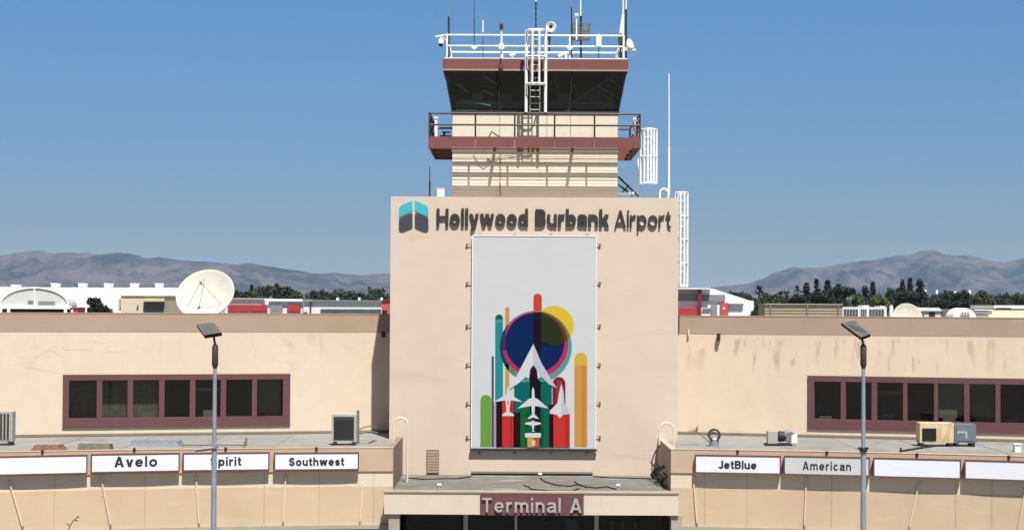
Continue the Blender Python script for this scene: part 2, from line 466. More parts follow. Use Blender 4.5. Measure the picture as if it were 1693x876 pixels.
def glyph(ch, w):
    """(advance width, pieces): a piece is ('poly', pts) or ('rib', pts, closed)"""
    h = w / 2
    box = lambda x0, y0, x1, y1: ('poly', [(x0, y0), (x1, y0), (x1, y1), (x0, y1)])
    sl = lambda x0, y0, x1, y1, k=1.12: ('poly', [(x0 - h * k, y0), (x0 + h * k, y0), (x1 + h * k, y1), (x1 - h * k, y1)])
    stem = lambda x, y0, y1: box(x - h, y0, x + h, y1)
    O = lambda W, cx=None: ('rib', ell((cx if cx is not None else W / 2), XH / 2, W / 2 - h, XH / 2 - h, 0, 360, 28)[:-1], True)
    ro = .26
    def arch(x0, x1):                                  # shoulder of n, h, m from stem x0 to stem x1
        r = (x1 - x0) / 2
        return [('rib', [(x0, XH - ro - .12)] + ell(x0 + r, XH - h - r * .95, r, r * .95, 165, 0) + [(x1, .25)], False), stem(x1, 0, XH - r * .95 - h)]
    if ch == ' ': return .30, []
    if ch == 'H': W = .72 + w * .3; return W, [stem(h, 0, 1), stem(W - h, 0, 1), box(w, .5 - h * .9, W - w, .5 + h * .9)]
    if ch == 'o': W = .60 + w * .35; return W, [O(W)]
    if ch == 'l': return w, [stem(h, 0, 1.02)]
    if ch == 'i': return w, [stem(h, 0, XH), box(0, .85, w, 1.02)]
    if ch == 'd': W = .58 + w * .35; return W, [O(W - h * .5, (W - h * .5) / 2), stem(W - h, 0, 1.02)]
    if ch == 'b': W = .58 + w * .35; return W, [O(W - h * .5, W - (W - h * .5) / 2), stem(h, 0, 1.02)]
    if ch == 'p': W = .58 + w * .35; return W, [O(W - h * .5, W - (W - h * .5) / 2), stem(h, -.26, XH)]
    if ch == 'y': W = .54 + w * .4; return W, [sl(W / 2 + h * .2, 0, W - h * 1.12, XH), sl(W / 2, 0.0, h * 1.12, XH), ('rib', smooth([(W / 2 + h * .3, .05), (W / 2 - h * .3, -.10), (W * .36, -.185), (W * .14, -.19)]), False)]
    if ch == 'v': W = .52 + w * .4; return W, [sl(W / 2 + h * .1, 0, W - h * 1.12, XH), sl(W / 2 - h * .1, 0, h * 1.12, XH)]
    if ch == 'w':
        W = .82 + w * .5; q = [(h * 1.1, XH), (W * .28, 0), (W * .5, XH), (W * .72, 0), (W - h * 1.1, XH)]
        return W, [sl(*q[1], *q[0]), sl(*q[1], *q[2]), sl(*q[3], *q[2]), sl(*q[3], *q[4])]
    if ch == 'A': W = .70 + w * .5; return W, [sl(h * 1.12, 0, W / 2 - h * .1, 1), sl(W - h * 1.12, 0, W / 2 + h * .1, 1), box(W * .22, .20, W * .78, .20 + w * .85)]
    if ch == 'k': W = .54 + w * .45; return W, [stem(h, 0, 1.02), sl(w * .9, .28, W - h * 1.5, XH, 1.3), sl(W - h * 1.3, 0, w + (W - w) * .28, .44, 1.25)]
    if ch == 'n': W = .55 + w * .35; return W, [stem(h, 0, XH)] + arch(h, W - h)
    if ch == 'h': W = .55 + w * .35; return W, [stem(h, 0, 1.02)] + arch(h, W - h)
    if ch == 'm': W = .86 + w * .5; return W, [stem(h, 0, XH)] + arch(h, W / 2) + arch(W / 2, W - h)
    if ch == 'u':
        W = .55 + w * .35; r = (W - w) / 2
        return W, [stem(W - h, 0, XH), stem(h, r * .95 + h, XH), ('rib', [(h, .45)] + ell(W / 2, h + r * .95, r, r * .95, 180, 345) + [(W - h, ro + .12)], False)]
    if ch == 'r': W = .34 + w * .35; return W, [stem(h, 0, XH), ('rib', smooth([(h, XH - .34), (h + .06, XH - .16), (W * .7, XH - h * 1.05), (W, XH - h)]), False)]
    if ch == 'a':
        W = .55 + w * .35
        return W, [stem(W - h, 0, XH - .24), ('rib', smooth([(h * .95, XH - .19), (W * .22, XH - h * 1.35), (W * .48, XH - h), (W * .8, XH - h * 1.5), (W - h, XH - .26), (W - h, .30)]), False),
                   ('rib', smooth([(W - h, XH * .58), (W * .55, XH * .54), (h * 1.5, XH * .42), (h, .21), (h * 1.6, h * 1.35), (W * .42, h), (W * .75, h * 1.8), (W - h, .27)]), False)]
    if ch == 'e': W = .58 + w * .35; return W, [('rib', ell(W / 2, XH / 2, W / 2 - h, XH / 2 - h, 2, 322, 26), False), box(w * .7, XH / 2 - h * .75, W - h * .5, XH / 2 + h * .75)]
    if ch == 'c': W = .54 + w * .35; return W, [('rib', ell(W / 2, XH / 2, W / 2 - h, XH / 2 - h, 40, 320, 24), False)]
    if ch == 't': W = .28 + w * .5; x = W * .5 - h * .2; return W, [stem(x, .2, .94), box(0, XH - w * .8, W, XH), ('rib', smooth([(x, .26), (x + .01, .15), (x + .08, h * 1.02), (W, h * .95)]), False)]
    if ch == 'T': W = .62 + w * .3; return W, [stem(W / 2, 0, 1 - w * .9), box(0, 1 - w * .9, W, 1)]
    if ch == 'B':
        W = .60 + w * .4; xr = W - h; r1, r2 = (1 - h - .53) / 2, (.53 - h) / 2
        return W, [stem(h, 0, 1), ('rib', [(h, 1 - h)] + ell(xr - r1 - .02, 1 - h - r1, r1, r1, 90, -90) + [(h, .53)], False), ('rib', [(h, .53)] + ell(xr - r2, h + r2, r2, r2, 90, -90) + [(h, h)], False)]
    if ch == 'J': W = .44 + w * .4; r = (W - w) / 2; return W, [stem(W - h, .3, 1), ('rib', ell(W / 2, h + r * .95, r, r * .95, 185, 360) + [(W - h, .36)], False)]
    if ch in 'Ss':
        H_ = 1.0 if ch == 'S' else XH; W = (.58 if ch == 'S' else .48) + w * .4
        q = [(W - h, .74), (W * .80, .93), (.5 * W, 1.0), (W * .20, .93), (0, .76), (.14 * W, .60), (.5 * W, .5), (W * .86, .40), (W, .24), (W * .80, .07), (.5 * W, 0), (W * .20, .07), (0, .26)]
        return W, [('rib', smooth([(h + max(0, min(1, x / W)) * (W - w), h + y * (H_ - w)) for x, y in q], 4), False)]
    raise KeyError(ch)
def letters(text, F, u0, u1, zb, cap, n0, n1, w=.17, gap=.11, mi=0):
    """one mesh builder per letter; the word is stretched between u0 and u1, baseline zb, capital height cap"""
    x, lay = 0, []
    for ch in text:
        W, pc = glyph(ch, w)
        if pc: lay.append((x, pc))
        x += W + gap
    k = (u1 - u0) / (x - gap); out = []
    for x0, pc in lay:
        mb = MB(); T = lambda p: (u0 + (x0 + p[0]) * k, zb + p[1] * cap)
        for i, q in enumerate(pc):
            m1 = n1 - .0015 * i; m0 = n0 + .0015 * i        # overlapping strokes are never flush
            if q[0] == 'poly': mb.prism([T(p) for p in q[1]], F, m0, m1, mi)
            else:
                L_, R_ = ribbon(q[1], w, q[2]); n = len(L_); vv = []
                for a, c in zip(L_, R_):
                    a, c = T(a), T(c); vv += [F(a[0], m1, a[1]), F(c[0], m1, c[1]), F(c[0], m0, c[1]), F(a[0], m0, a[1])]
                ff = []
                for j in range(n if q[2] else n - 1):
                    e = (j + 1) % n
                    for t in range(4): ff.append((j * 4 + t, j * 4 + (t + 1) % 4, e * 4 + (t + 1) % 4, e * 4 + t))
                if not q[2]: ff += [(0, 1, 2, 3), (n * 4 - 1, n * 4 - 2, n * 4 - 3, n * 4 - 4)]
                mb.add(vv, ff, mi)
        out.append(mb)
    return out

# ================================================================== GROUND, ROAD, HILLS
g = MB(); g.quad((-7000, -200, -.02), (7000, -200, -.02), (7000, 12500, -.02), (-7000, 12500, -.02))
tag(g.build('ground', M['field']), kind='structure')
g = MB(); g.box(-60, 60, 60, 130, -.3, .13)
tag(g.build('pavement', M['concrete']), kind='structure')
g = MB(); g.quad((-90, 20, 0), (90, 20, 0), (90, 60, 0), (-90, 60, 0))
tag(g.build('road', M['asphalt']), kind='structure')
g = MB()
for yy in (30.0, 49.0):
    for k in range(30): g.quad((-88 + 6 * k, yy, .004), (-85 + 6 * k, yy, .004), (-85 + 6 * k, yy + .12, .004), (-88 + 6 * k, yy + .12, .004))
tag(g.build('road_markings', M['line']), kind='structure')

def ridge(name, sky_px, D, depth, seed):
    """a mountain range whose crest follows the measured skyline; spurs and gullies run down to the valley floor"""
    pts = [(X(px, D), max(P(px, py, D).z, 2)) for px, py in sky_px]
    def crest(x):
        for (a, za), (b, zb) in zip(pts, pts[1:]):
            if a <= x <= b: return za + (zb - za) * (x - a) / (b - a)
        return pts[0][1] if x < pts[0][0] else pts[-1][1]
    nx, ny = 420, 64
    xa, xb = pts[0][0], pts[-1][0]
    mb = MB(); vs_ = []
    for j in range(ny + 1):
        t = j / ny                                  # 0 foot, .62 crest, 1 far foot
        for i in range(nx + 1):
            x = xa + (xb - xa) * i / nx
            c = crest(x)
            wob = noise.noise(Vector((x * .0025 + seed, t * 1.2, 0))) * .10
            s_ = min(1, max(0, (t + wob * (1 - t) * 2) / .62)) if t < .62 else 1 - (t - .62) / .38
            prof = s_ ** 1.35
            rg = 0
            for q, a in ((.0028, .36), (.0063, .25), (.014, .15), (.031, .08)):
                n_ = noise.noise(Vector((x * q + seed * 3, t * 2.4 * (1 + q * 60), seed)))
                rg += a * (abs(n_) * 2 - .5)
            mid = 4 * s_ * (1 - s_) if t < .62 else .3
            z = c * prof * (1 + rg * mid * 1.1)
            if t < .62: z = min(z, c * (.80 + .2 * s_ * s_))
            if abs(t - .62) < .012:
                z = c * (1 + .016 * noise.noise(Vector((x * .02, seed, 0))) + .009 * noise.noise(Vector((x * .06, seed, 3))))
            y = D - depth * .62 + depth * t
            vs_.append((x * (y / D) ** .0, y, z - .5))
    fs = [(j * (nx + 1) + i, j * (nx + 1) + i + 1, (j + 1) * (nx + 1) + i + 1, (j + 1) * (nx + 1) + i) for j in range(ny) for i in range(nx)]
    mb.add(vs_, fs)
    o = mb.build(name, M['hill'], smooth=False)
    o.data.polygons.foreach_set('use_smooth', [True] * len(o.data.polygons))
    return tag(o, kind='structure')
ridge('hills', [(-700, 470), (-350, 440), (-120, 430), (0, 423), (40, 417), (65, 413), (80, 418), (120, 418), (160, 421), (189, 418), (219, 419),
                (242, 427), (265, 425), (300, 431), (342, 433), (389, 437), (415, 435), (438, 439), (470, 444), (491, 447),
                (513, 451), (534, 453), (551, 450), (572, 453), (598, 455), (640, 452), (700, 462), (780, 478), (900, 497)], 8200, 3000, 1.3)
ridge('hills', [(980, 498), (1080, 489), (1150, 480), (1174, 476), (1192, 473), (1238, 469), (1265, 459), (1293, 447), (1307, 442), (1347, 443),
                (1370, 440), (1400, 435), (1427, 431), (1437, 432), (1478, 423), (1503, 422), (1518, 417), (1534, 413.5), (1547, 419),
                (1573, 424), (1595, 422), (1613, 425), (1633, 431), (1660, 435), (1675, 430), (1693, 426), (1760, 415), (1900, 432), (2150, 450), (2450, 478)],
      9400, 3200, 5.7)

# ================================================================== CONTROL TOWER
DB, DS, DC = 80.0, 82.0, 80.9          # block front, shaft front, catwalk front
tw = thing('control_tower', (1.0, 86.0, 0), 'cream control tower with a glazed cab, maroon catwalk and square stucco block below', 'control tower')
bx0, bx1 = X(645, DB, 500), X(1121, DB, 500)
btop = Z(326, DB)
BLK_BACK = 92.0
b = MB(); b.box(bx0, bx1, DB, BLK_BACK, 0, btop)
block = b.build('tower_block', M['block'], tw)
# low louvre by the canopy
gx0, gx1, gz0, gz1 = X(705, DB, 760), X(726, DB, 760), Z(783, DB, 715), Z(743, DB, 715)
b = MB(); b.box(gx0, gx1, DB - .03, DB - .002, gz0, gz1)
vent = b.build('vent_grille', M['end_brown'], block)
b = MB()
for k in range(8):
    z = gz0 + .06 + (gz1 - gz0 - .1) * k / 8
    b.box(gx0 + .04, gx1 - .04, DB - .075, DB - .032, z, z + .10)
b.build('slat', M['joint'], vent)
# ledge under the banner, with a dark panel painted for the shade beneath it
sx0, sx1 = X(779, DB, 785), X(980, DB, 785)
b = MB(); b.box(sx0, sx1, DB - .16, DB - .002, Z(782, DB), Z(779, DB))
led = b.build('drip_ledge', M['taupe'], block)
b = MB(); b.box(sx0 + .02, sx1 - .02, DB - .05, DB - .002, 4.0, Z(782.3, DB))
b.build('shade_panel', M['dark'], led)

# shaft
hx0, hx1 = X(748, DS, 250), X(1021, DS, 250)
SB = DS + 4.8
z_cab = Z(186, DS)                       # sill of the cab glazing
z_cat = Z(227, DC)                       # catwalk floor
b = MB(); b.box(hx0, hx1, DS, SB, btop - .3, z_cab)
shaft = b.build('shaft', M['shaft'], tw)
b = MB()
for k in range(14):                      # horizontal siding laps below the catwalk
    z = btop + .12 + k * .155
    if z < z_cat - .7: b.box(hx0 - .004, hx1 + .004, DS - .007, DS - .003, z, z + .012)
tag(b.build('siding_joint', M['siding'], shaft), kind='stuff')
b = MB()
for k in range(1, 7):                    # panel joints above the catwalk
    x = hx0 + (hx1 - hx0) * k / 7
    b.box(x - .01, x + .01, DS - .012, DS - .002, z_cat + .05, z_cab - .12)
b.each('panel_joint', M['taupe'], shaft)
b = MB(); b.box(hx0 - .04, hx1 + .04, DS - .05, DS - .003, Z(252, DS), Z(245, DS))
b.build('ring_beam', M['taupe'], shaft)
b = MB()
for px, seg in ((827, 22), (819, 16)):   # conduit and hanging wires
    x = X(px, DS, 290)
    pts = [Vector((x + .02 * math.sin(k * 1.7), DS - .04, Z(250, DS) - (Z(250, DS) - btop) * k / seg)) for k in range(seg + 1)]
    if px == 827: b.path(pts, .018, 6)
b.path([P(px, py, DS - .05) for px, py in ((783, 255), (790, 270), (800, 276), (812, 268), (826, 259), (840, 258), (856, 255))], .014, 5)
b.each('conduit', M['taupe'], shaft)

# catwalk
cx0, cx1 = X(708, DC, 235), X(1060, DC, 235)
side = hx0 - cx0
CB = SB + 1.05
fz0, fz1 = Z(244.5, DC), Z(226.5, DC)
b = MB()
def boards(xa, xb, n, fn):
    for k in range(n):
        fn(xa + (xb - xa) * k / n + .006, xa + (xb - xa) * (k + 1) / n - .006)
edges = [X(p, DC, 235) for p in (708, 721, 786, 851, 917, 983, 1047, 1060)]
for a, c in zip(edges, edges[1:]): b.box(a + .006, c - .006, DC, DC + .05, fz0, fz1)
boards(cx0, cx1, 6, lambda a, c: b.box(a, c, CB - .05, CB, fz0, fz1))
boards(DC + .056, CB - .056, 4, lambda a, c: (b.box(cx0, cx0 + .05, a, c, fz0, fz1), b.box(cx1 - .05, cx1, a, c, fz0, fz1)))
cat = b.build('catwalk', M['rust_maroon'], tw)
b = MB()
for k in range(6):
    x = (X(819, DS - .5, 248), X(948, DS - .5, 248), hx0 + .1, hx1 - .1, hx0 + 1.9, hx1 - 1.9)[k]
    if k < 2: b.box(x - .05, x + .05, DC + .055, DS - .06, fz0 + .10, fz1 - .06)
for y in (DS + .3, DS + 2.4, SB - .3):
    b.box(cx0 + .055, hx0 - .004, y - .05, y + .05, fz0 + .06, fz1 - .06); b.box(hx1 + .004, cx1 - .055, y - .05, y + .05, fz0 + .06, fz1 - .06)
b.each('joist', M['rust_maroon'], cat)
b = MB()                                  # open bar grating: sunlight falls through it
zf = fz1 - .045
for k in range(6): y = DC + .2 + k * .16; b.box(cx0 + .06, cx1 - .06, y - .006, y + .006, zf, zf + .02)
for k in range(6): y = SB + .12 + k * .16; b.box(cx0 + .06, cx1 - .06, y - .006, y + .006, zf, zf + .02)
for k in range(6):
    for xx in (cx0 + .15 + k * .15, hx1 + .12 + k * .15): b.box(xx - .006, xx + .006, DS, SB, zf, zf + .02)
b.build('grating', M['dark'], cat)
b = MB()
rz_t, rz_m = Z(188, DC), Z(207, DC)
rpts = [X(p, DC, 205) for p in (710, 786, 851, 917, 983, 1058)]
for x in rpts: b.tube((x, DC + .025, fz1), (x, DC + .025, rz_t), .045, n=6)
for y in (DC + 1.8, DC + 3.6, CB - .05):
    for x in (rpts[0], rpts[-1]): b.tube((x, y, fz1), (x, y, rz_t), .045, n=6)
for x in rpts[1:-1]: b.tube((x, CB - .025, fz1), (x, CB - .025, rz_t), .045, n=6)
for z in (rz_t, rz_m):
    b.path([(rpts[0], DC + .025, z), (rpts[-1], DC + .025, z), (rpts[-1], CB - .025, z), (rpts[0], CB - .025, z), (rpts[0], DC + .025, z)], .05, 6)
rail = b.build('railing', M['brown'], cat)
# cab
cb0 = (hx0 - .02, hx1 + .02, DS - .02, SB + .02, z_cab)
zt = Z(117.5, DS - .5)
FL = X(735, DS - .5, 118) - hx0
FL = -FL
ct0 = (hx0 - FL, hx1 + FL, DS - FL, SB + FL, zt)
def cabpt(sx, sy, t):
    """sx, sy in 0..1 round the plan, t from sill (0) to head (1)"""
    a, c = cb0, ct0
    x0 = a[0] + (c[0] - a[0]) * t; x1 = a[1] + (c[1] - a[1]) * t
    y0 = a[2] + (c[2] - a[2]) * t; y1 = a[3] + (c[3] - a[3]) * t
    return Vector((x0 + (x1 - x0) * sx, y0 + (y1 - y0) * sy, a[4] + (c[4] - a[4]) * t))
b = MB(); b.box(cb0[0] - .06, cb0[1] + .06, cb0[2] - .06, cb0[3] + .06, z_cab + .003, z_cab + .06)
cab = b.build('cab', M['brown'], tw)
splits = [0, (828 - 748) / 276.0, .5, (942 - 748) / 276.0, 1]
def pane(s0, s1, nm='window_pane'):
    b = MB(); b.quad(cabpt(*s0, .06), cabpt(*s1, .06), cabpt(*s1, .995), cabpt(*s0, .995))
    b.build(nm, M['cab_glass'], cab)
for a, c in zip(splits, splits[1:]):
    pane((a + .008, 0), (c - .008, 0)); pane((a + .008, 1), (c - .008, 1))
for a, c in ((.01, .49), (.51, .99)):
    pane((0, a), (0, c)); pane((1, a), (1, c))
b = MB()
for sx in splits:
    for sy in (0, 1): b.tube(cabpt(sx, sy, .02), cabpt(sx, sy, 1), .035, n=6)
for sx in (0, 1): b.tube(cabpt(sx, .5, .02), cabpt(sx, .5, 1), .035, n=6)
b.each('mullion', M['brown'], cab)
zr0, zr1 = zt + .004, Z(96.5, DS - .7)
ex = .09
b = MB(); b.box(ct0[0] - ex, ct0[1] + ex, ct0[2] - ex, ct0[3] + ex, zr0, zr1)
croof = b.build('cab_roof', M['rust_maroon'], cab)
b = MB(); b.box(ct0[0] - ex + .05, ct0[1] + ex - .05, ct0[2] - ex + .05, ct0[3] + ex - .05, zr1 + .003, zr1 + .05)
b.build('roof_sheet', M['white'], croof)
b = MB(); b.box(ct0[0] - ex - .02, ct0[1] + ex + .02, ct0[2] - ex - .02, ct0[2] - ex - .003, zr0, zr0 + .07)
b.build('drip_edge', M['mauve'], croof)
# inside the cab
b = MB(); b.box(cb0[0] + .3, cb0[1] - .3, SB - .35, SB - .3, z_cab, zt)
b.quad(cabpt(.014, .968, .03), cabpt(.986, .968, .03), cabpt(.986, .968, .99), cabpt(.014, .968, .99))
b.quad(cabpt(.012, .012, .05), cabpt(.012, .97, .05), cabpt(.012, .97, .985), cabpt(.012, .012, .985))
b.quad(cabpt(.988, .012, .05), cabpt(.988, .97, .05), cabpt(.988, .97, .985), cabpt(.988, .012, .985))
for sx in (.03, .97): b.tube(cabpt(sx, .95, .02), cabpt(sx, .95, .99), .16, n=8)  # unseen tubes added to block sky slivers at the rear corners
b.each('sky_blocking_shade', M['shade'], cab)
b = MB(); b.box(cb0[0] + .15, cb0[1] - .15, DS + .35, DS + .9, z_cab + .1, z_cab + .55)
for k in range(5):
    x = cb0[0] + .9 + k * 1.35
    b.box(x, x + .5, DS + .42, DS + .5, z_cab + .553, z_cab + .9)
b.build('console', M['console'], cab)
b = MB()
for (ax, az, bx_, bz) in ((944, 172, 1016, 124), (962, 160, 1010, 176), (985, 142, 1016, 158), (985, 150, 1012, 166), (752, 138, 774, 152), (798, 150, 818, 158), (800, 126, 822, 140), (918, 124, 925, 168), (990, 180, 1014, 168), (1000, 130, 1016, 136), (760, 165, 812, 176)):
    b.tube(P(ax, az, DS + .35), P(bx_, bz, DS + .2), .055, n=5)
b.each('reflection_bar', M['cab_bar'], cab)  # bars that stand in for diagonal reflections in the cab glass
b = MB(); b.box(cb0[0] + .2, cb0[1] - .2, DS + .22, DS + .25, Z(171, DS), Z(169.5, DS))
b.build('inner_bar', M['cab_bar'], cab)  # thin bar across the inside of the front glazing
# roof railing
b = MB()
ry = ct0[2] - .02
zA, zM = Z(59, ry), Z(77, ry)
pst = [X(p, ry, 80) for p in (739, 829, 942, 1031)]
yb = ct0[3] - .05
for x in pst: b.tube((x, ry, zr1), (x, ry, zA + .02), .045, n=8); b.tube((x, yb, zr1), (x, yb, zA + .02), .045, n=8)
for x in (pst[0], pst[-1]): b.tube((x, (ry + yb) / 2, zr1), (x, (ry + yb) / 2, zA), .04, n=8)
for z in (zA, zM): b.path([(pst[0], ry, z), (pst[-1], ry, z), (pst[-1], yb, z), (pst[0], yb, z), (pst[0], ry, z)], .04, 8)
b.build('roof_railing', M['white_rail'], cab)
# ladder with cage on the face of the cab
LY = DC - .02
b = MB()
for px in (876.5, 892.5): b.tube((X(px, LY, 120), LY, Z(187, LY)), (X(px, LY, 120), LY, Z(52, LY)), .03, n=6)
lad = b.build('ladder', M['grey_metal'], tw)
b = MB()
for k in range(13):
    z = Z(187, LY) + .15 + k * .29
    b.tube((X(876.5, LY, 120), LY, z), (X(892.5, LY, 120), LY, z), .018, n=6)
b.build('rung', M['cream_rail'], lad)
CY = LY - .45
b = MB()
for px in (870, 902): b.tube((X(px, LY, 120), LY - .02, Z(186, LY)), (X(px, LY, 120), LY - .02, Z(50, LY)), .07, n=8)
for px in (880, 891.5): b.tube((X(px, CY, 120), CY, Z(139, CY)), (X(px, CY, 120), CY, Z(51, CY)), .045, n=8)
xl, xr = X(870, LY, 120), X(902, LY, 120)
for py in (51, 95, 139.5):
    z = Z(py, LY)
    b.path([(xl, LY - .02, z), (xl + .08, CY + .12, z), (X(880, CY), CY, z), (X(891.5, CY), CY, z), (xr - .08, CY + .12, z), (xr, LY - .02, z)], .035, 8)
for py in (51, 139.5):
    b.tube((xl, LY - .02, Z(py, LY)), (xr, LY - .02, Z(py, LY)), .05, n=8)
b.build('cage', M['white_rail'], lad)
# caged ladders at the tower's right hand side
def cage(px0, px1, py0, py1, D, n_v, hoops, nm='side_ladder'):
    x0, x1 = X(px0, D, (py0 + py1) / 2), X(px1, D, (py0 + py1) / 2)
    z0, z1 = P(px0, py1, D).z, P(px0, py0, D).z
    r = (x1 - x0)
    b = MB()
    for x in (x0 + r * .2, x0 + r * .8): b.tube((x, D, z0), (x, D, z1), .03, n=6)
    l_ = b.build(nm, M['white_rail'], tw)
    b = MB()
    k = z0 + .1
    while k < z1: b.tube((x0 + r * .2, D, k), (x0 + r * .8, D, k), .016, n=5); k += .3
    b.build('rung', M['white_rail'], l_)
    b = MB()
    ang = [math.pi * (q / (n_v - 1)) - math.pi / 2 for q in range(n_v)]
    ring = [(x0 + r * q / (n_v - 1), D - .16 - .42 * math.cos(ang[q])) for q in range(n_v)]
    for x, y in ring: b.tube((x, y, z0), (x, y, z1), .05, n=6)
    for q in range(hoops):
        z = z0 + (z1 - z0) * q / (hoops - 1)
        b.path([(x0 + r * .2, D, z)] + [(x, y, z) for x, y in ring] + [(x0 + r * .8, D, z)], .042, 6)
    b.build('cage', M['white_rail'], l_)
cage(1059, 1085, 215, 304, DS + 1.5, 6, 3)
cage(1117, 1136, 319, 474, DB + 3.0, 4, 5)
# diagonal braces on the block's roof and hand hoop by the lower ladder
b = MB()
b.tube(P(1022, 292, DS + 1), P(1056, 325, DS + 1), .05, n=6); b.tube(P(1022, 305, DS + 2), P(1046, 324, DS + 2), .05, n=6)
b.tube(P(1040, 306, DS + .6), P(1026, 322, DS + .6), .04, n=6)
b.each('brace', M['dark'], tw)
b = MB(); b.tube(P(1020, 320, DS + .4), P(1048, 320, DS + .4), .07, n=6); b.tube(P(1055, 262, DS + 2.0), P(1055, 325, DS + 2.0), .035, n=6)
b.each('conduit', M['white_rail'], tw)
def hoop(pts, r, parent, nm, m): MB().path(pts, r, 8).build(nm, m, parent, smooth=True)
def arc_pts(xa, xb, ztop, za, zb, y, y2=None):
    y2 = y if y2 is None else y2
    r = abs(xb - xa) / 2; zc = ztop - r
    pts = [Vector((xa, y, za))]
    for k in range(9):
        a = math.pi - math.pi * k / 8
        pts.append(Vector(((xa + xb) / 2 + r * math.cos(a), y + (y2 - y) * k / 8, zc + r * math.sin(a))))
    pts.append(Vector((xb, y2, zb)))
    return pts
hoop(arc_pts(X(1091, DB + 3, 318), X(1105, DB + 3, 318), Z(311, DB + 3), btop, btop, DB + 3), .045, tw, 'hand_hoop', M['white_rail'])

# ================================================================== TOWER LETTERING AND EMBLEM
FB = Frame((0, DB), 0.0)                 # the block's front face
st = thing('airport_sign', (X(885, DB), DB - .06, Z(375, DB)), 'airport name in large raised charcoal letters across the top of the tower block', 'lettering')
def sign_word(s, px0, px1, base_y, cap_y, w_, parent, F, D, n0, n1, m, gap=.09):
    u0, u1 = X(px0, D, base_y), X(px1, D, base_y)
    zb, zc = P(px0, base_y, D).z, P(px0, cap_y, D).z
    for mb in letters(s, F, u0, u1, zb, zc - zb, n0, n1, w_, gap):
        mb.build('letter', m, parent)
sign_word('Hollywood', 722, 873, 374, 345, .185, st, FB, DB, .03, .10, M['letters'], .085)
sign_word('Burbank', 885, 1007, 375, 346, .185, st, FB, DB, .03, .10, M['letters'], .085)
sign_word('Airport', 1016, 1109, 376, 348, .105, st, FB, DB, .03, .10, M['letters'], .085)
em = thing('airport_emblem', (X(683, DB), DB - .06, Z(383, DB)), 'teal and slate emblem of two mirrored tail fins left of the airport name', 'emblem')
def epx(pts): return [(X(a, DB, c), P(a, c, DB).z) for a, c in pts]
for mir in (0, 1):
    fx = (lambda a: a) if not mir else (lambda a: 684 * 2 - a)
    top = [(660, 344), (663, 340), (682, 331.5), (682, 348), (678, 351), (660, 359)]
    bot = [(660, 361.5), (681, 352), (682, 355), (682, 376), (678, 379), (666, 383.5), (661, 383), (659.5, 379)]
    MB().prism(epx([(fx(a), c) for a, c in top]), FB, .004, .03).build('fin_top', M['teal'], em)
    MB().prism(epx([(fx(a), c) for a, c in bot]), FB, .004, .03).build('fin_base', M['navy'], em)

# ================================================================== BANNER
DBN = DB - .10
FBN = Frame((0, DBN), 0.0)
bn = thing('wall_banner', (X(883, DBN), DBN, Z(743, DBN)), 'tall white vinyl banner printed with coloured columns, circles and white aircraft', 'banner')
nx0, nx1, nz0, nz1 = X(781, DBN, 565), X(984.5, DBN, 565), Z(741, DBN), Z(391, DBN)
b = MB(); b.fbox(FBN, nx0, nx1, 0, .03, nz0, nz1)
b.build('banner_sheet', M['banner'], bn)
b = MB()
b.fbox(FBN, nx0 - .04, nx0 - .002, -.01, .05, nz0, nz1); b.fbox(FBN, nx1 + .002, nx1 + .04, -.01, .05, nz0, nz1)
b.fbox(FBN, nx0 - .04, nx1 + .04, -.01, .05, nz1 + .002, nz1 + .05)
b.build('edge_strip', M['white'], bn)
b = MB(); b.fbox(FBN, nx0 - .08, nx1 + .08, -.02, .10, nz0 - .11, nz0 - .004)
b.build('bottom_bar', M['dark'], bn)
for py in (404, 467, 537, 601, 665, 721):
    for px, dx in ((772, 1), (992, -1)):
        q = P(px, py, DB - .03)
        b = MB(); b.tube((q.x, DB - .003, q.z), (q.x, DB - .1, q.z), .045, n=8); b.tube((q.x, DB - .07, q.z), (q.x + dx * .2, DB - .07, q.z), .018, n=6)
        b.build('fixing', M['taupe'], bn)
for px in (793, 851, 911, 971):
    for py, dz in ((388, -.1), (748.5, .1)):
        q = P(px, py, DB - .03)
        b = MB(); b.tube((q.x, DB - .003, q.z), (q.x, DB - .1, q.z), .04, n=8); b.tube((q.x, DB - .07, q.z), (q.x, DB - .07, q.z + dz), .018, n=6)
        b.build('fixing', M['taupe'], bn)
art = MB(); ART = []; ART_IX = {}
def ink(c):
    if c not in ART_IX:
        l = lin(c)
        ART_IX[c] = len(ART)
        ART.append(mat('printed_ink', tuple(min(.8, x * .60) for x in l), 1.0, .02, 2, spec=0.05))
    return ART_IX[c]
def A(p):
    q = P(780 + p[0] / 3.023, 470 + p[1] / 3.023, DBN - .03)
    return (q.x, q.z)
def shape(pts, c, layer):
    art.sheet([A(p) for p in pts], FBN, .030 + .003 * layer, ink(c))
def circ(cx, cy, r, n=48): return [(cx + r * math.cos(2 * math.pi * k / n), cy + r * math.sin(2 * math.pi * k / n)) for k in range(n)]
def rect(x0, y0, x1, y1): return [(x0, y0), (x1, y0), (x1, y1), (x0, y1)]
def col(x0, x1, top, bot):
    r = (x1 - x0) / 2
    return [(x0, bot)] + [((x0 + x1) / 2 - r * math.cos(math.pi * k / 10), top + r - r * math.sin(math.pi * k / 10)) for k in range(11)] + [(x1, bot)]
